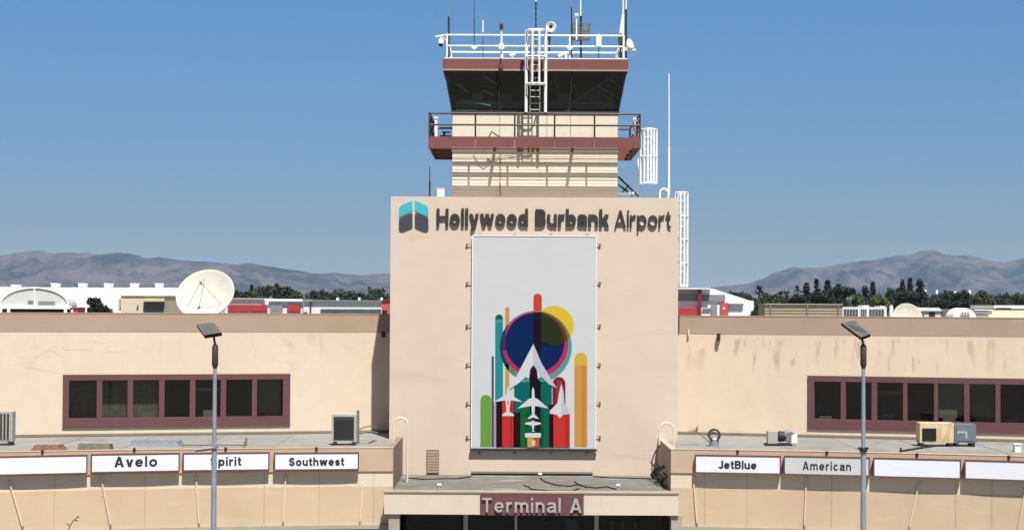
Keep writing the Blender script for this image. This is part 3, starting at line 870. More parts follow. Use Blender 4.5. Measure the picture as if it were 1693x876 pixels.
def clip(sub, cl):
    def area(p): return sum(p[i][0] * p[(i + 1) % len(p)][1] - p[(i + 1) % len(p)][0] * p[i][1] for i in range(len(p)))
    if area(cl) < 0: cl = cl[::-1]
    out = list(sub)
    for i in range(len(cl)):
        a, c = cl[i], cl[(i + 1) % len(cl)]
        ins = lambda p: (c[0] - a[0]) * (p[1] - a[1]) - (c[1] - a[1]) * (p[0] - a[0]) >= -1e-9
        src, out = out, []
        for j in range(len(src)):
            p, q = src[j], src[(j + 1) % len(src)]
            if ins(p) != ins(q):
                d1 = (c[0] - a[0]) * (p[1] - a[1]) - (c[1] - a[1]) * (p[0] - a[0])
                d2 = (c[0] - a[0]) * (q[1] - a[1]) - (c[1] - a[1]) * (q[0] - a[0])
                t = d1 / (d1 - d2); x = (p[0] + (q[0] - p[0]) * t, p[1] + (q[1] - p[1]) * t)
                out += [x, q] if ins(q) else [x]
            elif ins(q): out.append(q)
        if not out: return []
    return out
def both(a, c, color, layer):
    q = clip(a, c)
    if len(q) > 2: shape(q, color, layer)
BOT = 812
shape(col(43, 98, 551, BOT), (118, 172, 76), 1)
shape(col(99, 110, 358, BOT), (92, 82, 92), 1)
shape(rect(110, 600, 121, BOT), (176, 172, 186), 1)
teal_c = col(117, 156, 150, 590); shape(teal_c, (38, 156, 156), 1)
both(teal_c, rect(117, 150, 156, 172), (22, 100, 96), 2); shape(rect(121, 180, 152, 190), (80, 178, 176), 2)
shape(col(167, 188, 113, 560), (216, 166, 92), 1)
redbar = col(308, 350, 46, 560); shape(redbar, (222, 76, 64), 1)
yel = circ(412, 206, 98); shape(yel, (240, 208, 64), 2)
tl = circ(320, 312, 180); shape(tl, (84, 172, 166), 3)
mg = circ(318, 300, 164); nv = circ(315, 291, 148)
both(tl, rect(137, 200, 185, 440), (22, 74, 106), 4); both(tl, yel, (134, 136, 52), 4)
both(tl, rect(150, 400, 215, 500), (88, 150, 110), 4)
shape(mg, (208, 48, 112), 5); both(mg, yel, (128, 58, 50), 6); both(mg, rect(308, 100, 350, 500), (120, 30, 40), 6)
both(mg, rect(140, 180, 170, 330), (96, 42, 84), 6)
shape(nv, (14, 44, 96), 7); both(nv, rect(345, 130, 470, 304), (20, 40, 66), 8)
both(nv, yel, (46, 60, 32), 9); both(nv, rect(308, 140, 346, 500), (40, 18, 38), 10)
# lower columns
shape(rect(212, 486, 400, 640), (16, 112, 108), 7)
shape(rect(122, 580, 243, BOT), (46, 18, 30), 6); shape(rect(152, 575, 208, BOT), (218, 60, 52), 7); shape(rect(194, 575, 200, BOT), (188, 44, 42), 8)
shape(rect(243, 600, 345, BOT), (24, 112, 62), 8); shape(rect(268, 640, 290, BOT), (18, 96, 56), 9)
shape(rect(290, 486, 345, 640), (28, 20, 32), 10); shape(rect(318, 600, 345, BOT), (22, 44, 34), 9); shape(rect(300, 660, 316, 740), (20, 32, 30), 10)
shape(rect(345, 486, 388, BOT), (16, 112, 92), 9); shape(rect(345, 640, 360, BOT), (14, 96, 60), 10)
shape(rect(386, 600, 408, BOT), (42, 16, 34), 10)
shape(col(404, 468, 462, 600), (140, 38, 62), 10); shape(col(424, 452, 480, 600), (176, 60, 74), 11)
shape(rect(404, 560, 424, 640), (130, 34, 56), 9)
shape(rect(405, 640, 490, BOT), (220, 62, 54), 9); shape(rect(470, 650, 478, BOT), (186, 46, 44), 10); shape(rect(484, 650, 490, BOT), (180, 52, 50), 10)
orb = col(513, 577, 340, BOT); shape(orb, (226, 164, 76), 1); both(orb, rect(513, 330, 577, 404), (234, 192, 72), 2); shape(rect(551, 410, 566, BOT), (212, 150, 66), 2)
# aircraft
Wt, Ws = (232, 234, 240), (206, 212, 224)
shape([(308, 296), (348, 392), (424, 517), (384, 496), (346, 461), (332, 472), (324, 424), (308, 402), (292, 424), (284, 472), (270, 461), (236, 492), (190, 522)], Wt, 12)
shape([(308, 296), (348, 392), (424, 517), (346, 461), (324, 424), (308, 402)], Ws, 13)
shape([(298, 420), (318, 420), (328, 470), (346, 486), (346, 500), (290, 500), (290, 486), (288, 470)], (36, 20, 40), 11)
shape([(181, 500), (190, 548), (256, 588), (194, 578), (187, 634), (211, 648), (211, 657), (152, 657), (152, 648), (174, 634), (168, 578), (108, 588), (172, 548)], Wt, 12)
shape([(177, 582), (186, 582), (183, 600), (180, 600)], (222, 96, 60), 13)
shape([(306, 511), (313, 530), (314, 566), (330, 572), (384, 619), (316, 606), (313, 648), (334, 668), (334, 672), (307, 664), (280, 672), (280, 668), (301, 648), (298, 606), (228, 619), (284, 572), (300, 566), (300, 530)], Wt, 12)
shape([(306, 677), (313, 684), (345, 690), (345, 697), (313, 704), (309, 728), (316, 734), (298, 734), (304, 728), (300, 704), (266, 697), (266, 690), (300, 684)], Wt, 12)
shape([(270, 741), (342, 741), (346, 746), (346, 758), (342, 764), (270, 764), (266, 758), (266, 746)], Wt, 12)
shape(rect(278, 766, 308, BOT), (224, 176, 70), 11); shape(rect(308, 766, 338, BOT), (206, 96, 56), 11)
shape([(300, 778), (316, 778), (318, 790), (314, 806), (304, 806), (299, 790)], (240, 220, 190), 12)
shape([(448, 494), (459, 536), (464, 598), (490, 632), (490, 648), (456, 650), (440, 668), (425, 650), (390, 645), (390, 630), (428, 592), (437, 536)], Wt, 12)
shape([(448, 494), (459, 536), (464, 598), (490, 632), (490, 648), (456, 650), (448, 640)], Ws, 13)
art.build('printed_artwork', ART, bn)

# ================================================================== TERMINAL WINGS
SL = 0.26
def arcD(t):
    t2 = min(t, 24.0)
    return 73.5 - .085 * t2 - .0080 * t2 * t2 - max(0, t - 24.0) * .47
EDGE_L, EDGE_R = -4.83, 6.55
def arcY(x):
    t = (EDGE_L - x) if x < 1 else (x - EDGE_R)
    return arcD(max(t, 0))
def arc_at(px, py=765):
    D = 72.5
    for _ in range(12):
        x = X(px, D, py); D = arcY(x)
    return Vector((x, D, 0))
def arc_frame(pxa, pxb, py=765):
    a, c = arc_at(pxa, py), arc_at(pxb, py)
    d = c - a
    return Frame((a.x, a.y), math.atan2(d.y, d.x)), d.length
Z_COP, Z_ROOF = CAM_H - 5.86, CAM_H - 5.97
Z_BAND, Z_TAN, Z_LIP, Z_BOT = CAM_H - 6.80, CAM_H - 7.42, CAM_H - 8.97, CAM_H - 9.14
Z_PAR, Z_MAUVE = CAM_H - .46, CAM_H - 1.29
LEN = 46.0
def wing(side):
    L = side < 0
    name = 'left' if L else 'right'
    root = thing('terminal_wing', (-24 if L else 26, 84, 0),
                 'cream stucco terminal wing left of the tower, with the window band fully in view' if L else
                 'cream stucco terminal wing right of the tower, with dark streaks above its windows', 'building', 'terminal wings')
    ang = math.atan(SL) if L else -math.atan(SL)
    ox = bx0 if L else bx1
    F0 = Frame((ox, 84.0), ang)
    sgn = -1 if L else 1
    F = (lambda u, n, z: F0(sgn * u, n, z))      # u grows away from the tower
    def hit(px, py, n=0): u, z = F0.hit(px, py, n); return sgn * u, z
    if L:
        (ua, z1), (ub, z0) = hit(480, 617.5), hit(103, 706.5)
        _, zi1 = hit(300, 627.5); _, zi0 = hit(300, 689.5)
        panes = [(467, 426), (416, 375), (364, 324), (313, 273), (262, 221), (210, 170), (159, 115)]
    else:
        (ua, z1), _ = hit(1335, 620.5), 0
        ub, _ = hit(1717, 660); _, z0 = hit(1335, 707.5)
        _, zi1 = hit(1500, 632.5); _, zi0 = hit(1500, 695.5)
        panes = [(1347, 1389), (1399, 1440), (1451, 1492), (1501, 1543), (1552, 1593), (1604, 1645), (1655, 1697)]
    wm = M['wing_plain'] if L else M['wing_streak']
    T = .35
    b = MB()
    b.fbox(F, 0, ua, -T, 0, 0, Z_MAUVE); b.fbox(F, ub, LEN, -T, 0, 0, Z_MAUVE)
    b.fbox(F, ua, ub, -T, 0, 0, z0); b.fbox(F, ua, ub, -T, 0, z1, Z_MAUVE)
    b.fbox(F, 0, LEN, -9.0, -8.7, 0, Z_MAUVE); b.fbox(F, LEN - .3, LEN, -8.7, -T, 0, Z_MAUVE)
    wall = b.build('wall', wm, root)
    b = MB(); b.fbox(F, 0, LEN, -.40, .006, Z_MAUVE + .003, Z_PAR)
    b.fbox(F, 0, LEN, -9.05, -8.6, Z_MAUVE + .003, Z_PAR)
    b.build('parapet', M['mauve'], root)
    b = MB(); b.fbox(F, 0, LEN, -.43, .02, Z_PAR + .003, Z_PAR + .035)
    b.build('coping', M['mauve'], root)
    b = MB(); b.fbox(F, 0, LEN, -8.6, -.40, Z_MAUVE - .2, Z_MAUVE + .3)
    b.build('upper_roof', M['roof'], root)
    # window band
    b = MB()
    fo, fi = .04, -.30
    um = [abs(0)]
    pu = []
    for pa, pb in panes:
        a, _ = hit(pa, 660, 0.1); c, _ = hit(pb, 660, 0.1); pu.append((min(a, c) - .025, max(a, c) + .025))
    ends = [ua] + [x for p in pu for x in p] + [ub]
    for k in range(0, len(ends), 2):
        b.fbox(F, ends[k], ends[k + 1], fi, fo - (.002 if 0 < k < len(ends) - 2 else 0), zi0 + .001, zi1 - .001)
    b.fbox(F, ua, ub, fi, fo + .003, zi1, z1); b.fbox(F, ua, ub, fi, fo + .003, z0, zi0)
    win = b.build('window_band', M['maroon'], root)
    b = MB(); b.fbox(F, ua - .01, ub + .01, .003, fo + .02, z0 - .04, z0 - .003)
    b.build('sill', M['maroon'], win)
    for k, (a, c) in enumerate(pu):
        p = MB(); p.quad(F(a, -.22, zi0), F(c, -.22, zi0), F(c, -.22, zi1), F(a, -.22, zi1))
        pn = p.build('window_pane', M['glass'], win)
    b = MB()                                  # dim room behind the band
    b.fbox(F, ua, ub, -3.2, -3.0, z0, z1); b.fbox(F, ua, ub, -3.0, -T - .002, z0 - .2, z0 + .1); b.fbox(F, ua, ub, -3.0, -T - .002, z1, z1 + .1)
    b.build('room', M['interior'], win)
    kinds = (1, 0, 3, 0, 2, 2, 2) if L else (0, 0, 3, 0, 1, 1, 0)
    bb = MB(); cc = MB()
    for (a, c), kd in zip(pu, kinds):
        if kd == 1: bb.fbox(F, a + .02, c - .02, -.50, -.48, zi0 + .15, zi1)
        if kd == 3: bb.fbox(F, a + .02, c - .02, -.50, -.48, zi1 - .55, zi1 - .4)
        if kd == 2:
            nn = 12
            for q in range(nn):
                u = a + (c - a) * q / nn; v = a + (c - a) * (q + 1) / nn
                cc.quad(F(u, -.5 - .06 * (q % 2), zi0), F(v, -.5 - .06 * ((q + 1) % 2), zi0), F(v, -.5 - .06 * ((q + 1) % 2), zi1), F(u, -.5 - .06 * (q % 2), zi1))
    if bb.v: bb.each('blind', M['blind'], win)
    if cc.v: cc.each('curtain', M['curtain'], win)
    # papers and things along the window shelf
    b = MB()
    for k, (a, c) in enumerate(pu):
        if k % 2 == 0: b.fbox(F, a + .2, a + .75, -.46, -.34, zi0, zi0 + .12 + .08 * (k % 3))
    b.each('shelf_clutter', M['console'], win)
    # lower roof
    nst = 26
    xs = [EDGE_L, bx0] if L else [EDGE_R, bx1]
    xe = -LEN + 1 if L else LEN - 1
    xs += [xs[1] + (xe - xs[1]) * k / nst for k in range(1, nst + 1)]
    def back(x): return F0.o.y - SL * abs(x - ox)
    b = MB()
    rows = []
    for i, x in enumerate(xs):
        rows.append((Vector((x, arcY(x) + .2, Z_ROOF)), Vector((x, DB if i < 1 else back(x), Z_ROOF))))
    for i in range(len(rows) - 1):
        (a, c), (d, e) = rows[i], rows[i + 1]
        if i == 0: c = Vector((a.x, DB, Z_ROOF)); e = Vector((d.x, DB, Z_ROOF))
        for q in range(3):
            b.quad(a.lerp(c, q / 3), d.lerp(e, q / 3), d.lerp(e, (q + 1) / 3), a.lerp(c, (q + 1) / 3))
    lroof = b.build('lower_roof', M['roof'], root)
    mb = MB()                                 # lapped seams of the roofing felt
    for i in range(2, len(rows), 2):
        a, c = rows[i]; mb.box(a.x - .06, a.x + .06, a.y + .06, c.y - .1, Z_ROOF + .004, Z_ROOF + .012)
    mb.each('felt_seam', M['felt_seam'], lroof)
    b = MB(); b.fbox(F, .02, LEN - 1, .004, .07, Z_ROOF + .02, Z_ROOF + .13)
    b.build('base_flashing', M['taupe'], lroof)
    # curved fascia
    def station(x):
        e = .05
        t = Vector((2 * e, arcY(x + e) - arcY(x - e), 0)).normalized()
        return Vector((x, arcY(x), 0)), Vector((t.y, -t.x, 0))
    sts = [station(x) for x in xs]
    def strip(prof, nm, m, par):
        mb = MB(); k = len(prof); vv = []
        for p, n in sts: vv += [p + n * a + Vector((0, 0, z)) for a, z in prof]
        ff = []
        for i in range(len(sts) - 1):
            for j in range(k):
                ff.append((i * k + j, i * k + (j + 1) % k, (i + 1) * k + (j + 1) % k, (i + 1) * k + j))
        ff += [tuple(range(k)), tuple((len(sts) - 1) * k + j for j in reversed(range(k)))]
        mb.add(vv, ff)
        return mb.build(nm, m, par)
    fas = strip([(0, Z_COP), (0, Z_BAND), (-.22, Z_BAND), (-.22, Z_COP)], 'fascia', M['pink'], root)
    strip([(.012, Z_COP + .003), (.012, Z_COP + .03), (-.25, Z_COP + .03), (-.25, Z_COP + .003)], 'coping', M['pink'], fas)
    strip([(-.05, Z_BAND - .003), (-.05, Z_TAN), (-.2, Z_TAN), (-.2, Z_BAND - .003)], 'lower_band', M['fascia_cream'], fas)
    aw = strip([(-.035, Z_TAN - .003), (-.10, Z_LIP), (-.3, Z_LIP), (-.3, Z_TAN - .003)], 'awning_panels', M['awning'], root)
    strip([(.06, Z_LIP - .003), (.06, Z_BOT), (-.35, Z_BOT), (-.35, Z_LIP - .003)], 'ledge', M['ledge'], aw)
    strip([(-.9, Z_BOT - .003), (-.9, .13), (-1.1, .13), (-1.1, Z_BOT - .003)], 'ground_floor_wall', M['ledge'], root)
    # ribs over the panels
    ribs = [((15, 794), (38, 873)), ((167, 788), (183, 870)), ((324, 785), (329, 868)), ((472.5, 784), (468, 865)), ((600, 798), (595, 866))] if L else \
           [((1146, 786), (1152.5, 869)), ((1333, 788), (1330, 872)), ((1520, 797), (1503, 874)), ((1697, 800), (1683, 880))]
    for (xa, ya), (xb, yb_) in ribs:
        qa, qb = arc_at(xa, ya), arc_at(xb, yb_)
        _, na = station(qa.x); _, nb = station(qb.x)
        ta = Vector((-na.y, na.x, 0)) * .028
        za, zb = P(xa, ya, qa.y).z, max(P(xb, yb_, qb.y).z, Z_LIP + .06)
        top = qa + Vector((0, 0, za)); bot = qb + Vector((0, 0, zb))
        mb = MB()
        vv = [top + na * .03 - ta, top + na * .03 + ta, bot - nb * .02 + ta, bot - nb * .02 - ta,
              top - na * .2 - ta, top - na * .2 + ta, bot - nb * .2 + ta, bot - nb * .2 - ta]
        mb.add(vv, [(0, 1, 2, 3), (4, 7, 6, 5), (0, 4, 5, 1), (1, 5, 6, 2), (2, 6, 7, 3), (3, 7, 4, 0)])
        rb = mb.build('rib', M['fascia_cream'], aw)
        mb = MB(); e = bot + nb * .02
        mb.tube(e + Vector((0, 0, .0)), e + Vector((0, 0, .1)), .05, .03, n=6)
        mb.build('rib_foot', M['taupe'], rb)
    # fine joints in the panels
    jp = [(90, 795), (240, 800), (437, 795), (528, 795), (618, 795)] if L else [(1235, 795), (1165, 808), (1375, 805), (1427, 800), (1580, 800), (1640, 800)]
    mb = MB()
    for px, py in jp:
        q = arc_at(px, py); _, n_ = station(q.x); tt = Vector((-n_.y, n_.x, 0)) * .009
        p0 = q - n_ * .03; p1 = q - n_ * .09
        zt_, zb_ = Z_TAN - .02, Z_LIP + .02
        mb.add([p0 - tt + Vector((0, 0, zt_)), p0 + tt + Vector((0, 0, zt_)), p1 + tt + Vector((0, 0, zb_)), p1 - tt + Vector((0, 0, zb_))], [(0, 1, 2, 3)])
        p0 = q - n_ * .044
        mb.add([p0 - tt + Vector((0, 0, Z_BAND - .01)), p0 + tt + Vector((0, 0, Z_BAND - .01)), p0 + tt + Vector((0, 0, Z_TAN + .01)), p0 - tt + Vector((0, 0, Z_TAN + .01))], [(0, 1, 2, 3)])
    mb.each('panel_joint', M['joint'], aw)
    # end wall beside the canopy
    xw = EDGE_L if L else EDGE_R
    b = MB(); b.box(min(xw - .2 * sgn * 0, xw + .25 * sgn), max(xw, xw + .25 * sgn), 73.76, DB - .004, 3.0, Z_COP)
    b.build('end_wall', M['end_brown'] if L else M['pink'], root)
    return root, F, F0, hit
wing_l, FLn, F0L, hitL = wing(-1)
wing_r, FRn, F0R, hitR = wing(1)
M['crack'] = mat('hairline_crack', (.52, .43, .31), .95, .2, 4)
for pl in ([(43, 568), (50, 556), (58, 560), (60, 590), (48, 608), (42, 606)], [(42, 606), (70, 612), (98, 616)], [(60, 590), (82, 578), (104, 590), (106, 604)], [(106, 578), (150, 578), (152, 582)],
           [(176, 582), (202, 582), (204, 606)], [(266, 556), (268, 572), (262, 584), (266, 600)], [(418, 566), (422, 580), (420, 596)], [(470, 596), (482, 602), (488, 612)], [(150, 560), (160, 568), (178, 566)]):
    mb = MB(); q = [hitL(a, c) for a, c in pl]
    for (ua, za), (ub_, zb) in zip(q, q[1:]):
        l = math.hypot(ub_ - ua, zb - za); nx, nz_ = -(zb - za) / l * .008, (ub_ - ua) / l * .008
        mb.add([FLn(ua - nx, .003, za - nz_), FLn(ub_ - nx, .003, zb - nz_), FLn(ub_ + nx, .003, zb + nz_), FLn(ua + nx, .003, za + nz_)], [(0, 1, 2, 3)])
    tag(mb.build('plaster_crack', M['crack'], wing_l), kind='stuff')
# small pieces on the right wing's wall
b = MB(); u, z = hitR(1188.5, 563); u2, z2 = hitR(1190, 551)
b.fbox(FRn, u - .07, u + .07, .003, .22, z, z2); b.build('scupper', M['dark'], wing_r)
b = MB(); u, z = hitR(1139, 555); u2, z2 = hitR(1139, 544)
b.tube(FRn(u, .1, z), FRn(u, .1, z2), .045, n=8); b.build('overflow_pipe', M['cream_rail'], wing_r)
b = MB(); u, z = hitL(633, 552); b.fbox(FLn, u - .08, u + .08, .053, .2, z - .15, z + .1); b.build('scupper', M['dark'], wing_l)

# ================================================================== ENTRANCE CANOPY
DCN = 72.5
ec = thing('entrance_canopy', ((X(635, DCN, 815) + X(1122, DCN, 815)) / 2, DCN, 0), 'flat cream entrance canopy at the foot of the tower, over dark glazed doors', 'canopy')
qx0, qx1 = X(635, DCN, 830), X(1122, DCN, 830)
qz0, qz1 = Z(850.5, DCN), Z(815, DCN)
b = MB(); b.box(qx0, qx1, DCN, DCN + .5, qz0, qz1)
b.box(qx0, qx0 + .4, DCN + .5, 73.3, qz0, qz1); b.box(qx1 - .4, qx1, DCN + .5, 73.3, qz0, qz1)
fasc = b.build('fascia', M['canopy'], ec)
b = MB(); b.box(qx0 - .03, qx1 + .03, DCN - .04, DCN + .5, qz1 + .003, qz1 + .06)
b.build('coping', M['roof_edge'], fasc)
b = MB(); b.box(max(qx0, EDGE_L) + .01, min(qx1, EDGE_R) - .01, DCN + .5, DB - .06, qz1 - .35, qz1 + .02)
b.build('roof', M['canopy_roof'], ec)
b = MB()
for px in (652, 1118):
    x = X(px, DCN + .3, 865); b.box(x - .22, x + .22, DCN + .1, DCN + .6, .13, qz0 - .003)
b.each('column', M['ledge'], ec)
b = MB()
for px in (770, 986, 657, 1112):
    x = X(px, 75, 865); b.box(x - .09, x + .09, 74.9, 75.1, .13, qz0 + .2)
x = X(853, 73.4, 865); b.box(x - .05, x + .05, 73.35, 73.45, .13, qz0 + .2)
b.each('door_frame', M['grey_metal'], ec)
b = MB(); b.box(EDGE_L + .02, EDGE_R - .02, 78.9, 79.2, .13, qz1 - .4)
b.build('lobby_wall', M['interior'], ec)
b = MB()
for a, c in ((660, 766), (774, 982), (990, 1108)):
    b.quad((X(a, 75), 75.0, .13), (X(c, 75), 75.0, .13), (X(c, 75), 75.0, qz0 + .1), (X(a, 75), 75.0, qz0 + .1))
b.each('door_glass', M['glass'], ec)
b = MB(); q = P(945, 866, 77); b.box(q.x - .25, q.x + .25, 77, 77.05, q.z - .3, q.z + .2)
for px in (1012, 1030, 1050): q = P(px, 866, 76.5); b.box(q.x - .05, q.x + .05, 76.5, 76.55, .2, q.z + .15)
b.each('lobby_notice', M['console'], ec)
# terminal letter panel
ts = thing('terminal_sign', (X(879, DCN, 850), DCN - .03, qz0), 'maroon panel with raised pale letters on the front of the entrance canopy', 'sign')
FC = Frame((0, DCN), 0.0)
b = MB(); b.fbox(FC, X(794, DCN, 833), X(965, DCN, 833), .003, .05, qz0 - .02, qz1 - .03)
b.build('panel', M['maroon'], ts)
u0, u1 = X(797, DCN - .1, 835), X(961.5, DCN - .1, 835)
for mb in letters('Terminal A', FC, u0, u1, Z(846.5, DCN - .1), Z(823, DCN - .1) - Z(846.5, DCN - .1), .06, .13, .15, .17):
    mb.build('letter', M['letter_pale'], ts)

# gooseneck handrails beside the canopy
def handrail(px0, px1, ptop, p0, p1, D, label):
    xa, xb = X(px0, D, 720), X(px1, D, 720)
    mb = MB().path(arc_pts(xa, xb, Z(ptop, D), P(px0, p0, D).z, P(px1, p1, D).z, D), .038, 8)
    o = mb.build('handrail', M['cream_rail'], smooth=True)
    tag(o, label, 'handrail', 'gooseneck handrails')
handrail(650, 674, 691.5, 742, 800, 76.5, 'cream gooseneck handrail at the left end of the canopy roof, by the louvre')
handrail(1090, 1114, 697.5, 735, 742, 76.5, 'cream gooseneck handrail at the right end of the canopy roof, above tangled cables')
# cables and fittings on the canopy roof
ZR = qz1 + .02
def roof_pt(px, py, z, dz=.03):
    d = ray(px, py); k = (z + dz - CAM_H) / d.z
    return Vector((d.x * k, min(d.y * k, DB - .08), z + dz))
def cable(pxs, label, r=.028, z=None):
    z = ZR if z is None else z
    pts = [roof_pt(a, c, z, r) for a, c in pxs]
    fine = []
    for a, c in zip(pts, pts[1:]):
        for k in range(4): fine.append(a.lerp(c, k / 4) + Vector((0, random.uniform(-.05, .05), 0)))
    fine.append(pts[-1])
    tag(MB().path(fine, r, 6).build('cable', M['cable']), label, 'cable', 'cables on the canopy roof')
cable([(672, 789), (700, 791.5), (730, 790.5), (760, 790), (779, 787)], 'black cable running from the left handrail to the recess under the banner')
cable([(893, 789.5), (900, 795), (918, 801), (940, 803), (958, 800), (970, 805)], 'black cable snaking across the middle of the canopy roof')
cable([(981, 787), (1010, 789), (1050, 790), (1082, 791), (1092, 794)], 'black cable running from the banner recess to the right end of the roof')
cable([(950, 795), (957, 801), (968, 804), (985, 806), (1003, 804), (1018, 808)], 'short kinked black cable lying right of the middle of the canopy roof')
cable([(866, 802), (874, 804), (878, 808), (905, 810), (945, 811), (958, 807)], 'black cable lying close to the front edge of the canopy roof')
# bundle at the right end
mb = MB()
for k in range(6):
    x0 = EDGE_R - .15 - .12 * (k % 3); y0 = 75.2 + .45 * k
    mb.path([Vector((x0 - .12 * math.sin(q * 1.3 + k), y0 + .25 * math.cos(q + k), ZR + .05 + .11 * q)) for q in range(8)], .03, 6)
mb.path([P(1092, 735, 78), P(1084, 745, 78), P(1078, 760, 78), P(1078, 790, 78)], .03, 6)
mb.path([P(1090, 770, 78), P(1082, 774, 78), P(1080, 792, 78)], .03, 6)
tag(mb.build('cable_bundle', M['cable']), 'tangled bundle of black cables standing against the right end wall of the canopy roof', 'cable bundle')
mb = MB()
for k in range(4):
    mb.path([P(655 + 4 * k, 800, 77) + Vector((.1 * math.sin(q + k), -.2 * q * .3, .05 * q)) for q in range(5)], .03, 6)
tag(mb.build('cable_bundle', M['grey_metal']), 'small grey heap of cable and bracketry at the left end of the canopy roof', 'cable bundle')
for (px, py), lb in (((726, 806), 'small white vent cap near the left front edge of the canopy roof'), ((1022, 807), 'small white vent cap near the right front edge of the canopy roof'),
                     ((893, 788), 'small white vent cap against the recess under the banner')):
    q = roof_pt(px, py, ZR, 0)
    mb = MB(); mb.tube(q, q + Vector((0, 0, .12)), .05, n=8); mb.lathe([(0, .2), (.08, .17), (.1, .12), (.0, .12)], q, n=10)
    tag(mb.build('vent_cap', M['white']), lb, 'vent cap', 'vent caps on the canopy roof')

# ================================================================== AIRLINE SIGNS
def airline(px0, px1, py_top, py_bot, text, tx, label, face='sign_face', cap=(756, 770), bold=.17, space=.12, stud=None):
    pm = (py_top + py_bot) / 2
    F, W = arc_frame(px0, px1, pm)
    mid = arc_at((px0 + px1) / 2, pm)
    z0, z1 = P((px0 + px1) / 2, py_bot, mid.y).z, P((px0 + px1) / 2, py_top, mid.y).z
    root = thing('airline_sign', F(W / 2, .12, z0), label, 'sign', 'airline signs along the fascia')
    n0, n1 = .05, .24
    b = MB(); t = .05
    b.fbox(F, 0, W, n0, n1, z0, z0 + t); b.fbox(F, 0, W, n0, n1, z1 - t, z1)
    b.fbox(F, 0, t, n0, n1, z0 + t, z1 - t); b.fbox(F, W - t, W, n0, n1, z0 + t, z1 - t)
    b.build('frame', M['maroon'], root)
    b = MB(); b.fbox(F, t + .002, W - t - .002, n0 + .01, n1 - .012, z0 + t + .002, z1 - t - .002)
    b.build('face', M[face], root)
    b = MB()
    for u in (.5, W - .5): b.fbox(F, u - .06, u + .06, .003, n0 - .002, z0 + .1, z1 - .1)
    b.each('bracket', M['dark'], root)
    if stud:
        sp = arc_at(stud, py_top); u = (Vector((sp.x, sp.y, 0)) - F.o).dot(F.u)
        b = MB(); b.tube(F(u, .03, z1 - .01), F(u, -.02, z1 + .14), .035, n=6); b.tube(F(u, -.02, z1 + .1), F(u, -.02, z1 + .2), .06, n=8)
        b.build('fixing_stud', M['dark'], root)
    if text:
        d0, d1 = arc_at(tx[0], pm), arc_at(tx[1], pm)
        # on the sign's face plane
        ua, _ = F.hit(tx[0], pm, n1); ub, _ = F.hit(tx[1], pm, n1)
        _, za = F.hit(tx[0], cap[1], n1); _, zb = F.hit(tx[0], cap[0], n1)
        all_ = MB()
        for mb in letters(text, F, ua, ub, za, zb - za, n1 - .010, n1 + .002, bold, space):
            all_.add(mb.v, mb.f)
        all_.build('lettering', M['letter_dark'], root)
    return root
G = 'white sign box'
airline(-10, 144, 752, 783.5, None, None, 'blank white sign with maroon frame at the left edge of the photo', stud=70)
airline(150, 296.5, 748.5, 779.5, 'Avelo', (189, 260), 'white framed sign with a spaced five-letter word, just left of the left lamp post', cap=(754.5, 771.5), bold=.18, space=.16, stud=222)
airline(302, 445, 747, 777, 'Spirit', (348, 399), 'white framed sign crossed by the left lamp post, its first letter half hidden', cap=(755, 769.5), bold=.19, space=.13, stud=373)
airline(453, 593, 747, 776, 'Southwest', (478, 569), 'white framed sign with a long bold word, below the grey condenser near the tower', cap=(756, 769.5), bold=.2, space=.12, stud=523)
airline(1149, 1291, 751.5, 782, 'JetBlue', (1188, 1251), 'white framed sign with two capitals in its word, first to the right of the canopy', cap=(760.5, 774), bold=.2, space=.09, stud=1219.5)
airline(1296, 1438, 753.5, 785, 'American', (1327, 1407), 'greyed sign with a spaced eight-letter word, crossed by the right lamp post', face='sign_grey', cap=(762, 776), bold=.16, space=.2, stud=1367)
airline(1444, 1589, 757, 789, None, None, 'blank white sign below the yellowed air conditioner, right of the lamp post', stud=1516)
airline(1595, 1750, 761, 793.5, None, None, 'blank white sign cut by the right edge of the photo', stud=1668)

# ================================================================== ROOFTOP PLANT ON THE LOWER ROOFS
def on_roof(px, py): return roof_pt(px, py, Z_ROOF, 0)
def condenser(name, px0, px1, py0, py1, depth, label, case, grille, group, louv=False, feet=True, g1=1.0, plain=False):
    q = on_roof((px0 + px1) / 2, py1)
    D = q.y
    x0, x1 = X(px0, D, py1), X(px1, D, py1)
    h = P(px0, py0, D).z - q.z
    root = thing(name, (q.x, D + depth / 2, q.z), label, 'air conditioner', group)
    zb = q.z + (.16 if feet else .03)
    b = MB(); b.box(x0, x1, D, D + depth, zb, q.z + h)
    b.build('case', M[case], root)
    b = MB(); gx = x0 + .1 + (x1 - x0 - .2) * g1
    b.box(x0 + .09, gx, D - .02, D - .003, zb + .09, q.z + h - (.09 if g1 == 1 else .22))
    gr = b.build('grille', M[grille], root)
    b = MB()
    if plain:
        b.box(x0 + .12, x0 + .55, D - .03, D - .021, zb + .42, zb + .5); b.box(x0 + .47, x0 + .55, D - .03, D - .021, zb + .2, zb + .418)
    elif louv:
        n = 7
        for k in range(n):
            x = x0 + .1 + (x1 - x0 - .2) * k / (n - 1); b.box(x - .025, x + .025, D - .05, D - .022, zb + .05, q.z + h - .05)
    else:
        n = 10
        for k in range(n):
            z = zb + .12 + (q.z + h - zb - .38) * k / (n - 1); b.box(x0 + .11, gx - .02, D - .035, D - .022, z - .008, z + .008)
        for k in range(6):
            x = x0 + .12 + (gx - x0 - .16) * k / 5; b.box(x - .006, x + .006, D - .04, D - .036, zb + .1, q.z + h - .25)
    b.build('louvre', M['ac_grey'] if louv or plain else M['dark'], gr)
    b = MB()
    for xx in (x0 + .06, x1 - .18): b.box(xx, xx + .12, D - .05, D + depth + .03, q.z, zb - .003)
    b.each('skid', M['dark'], root)
    return root, D, x0, x1, q.z, h
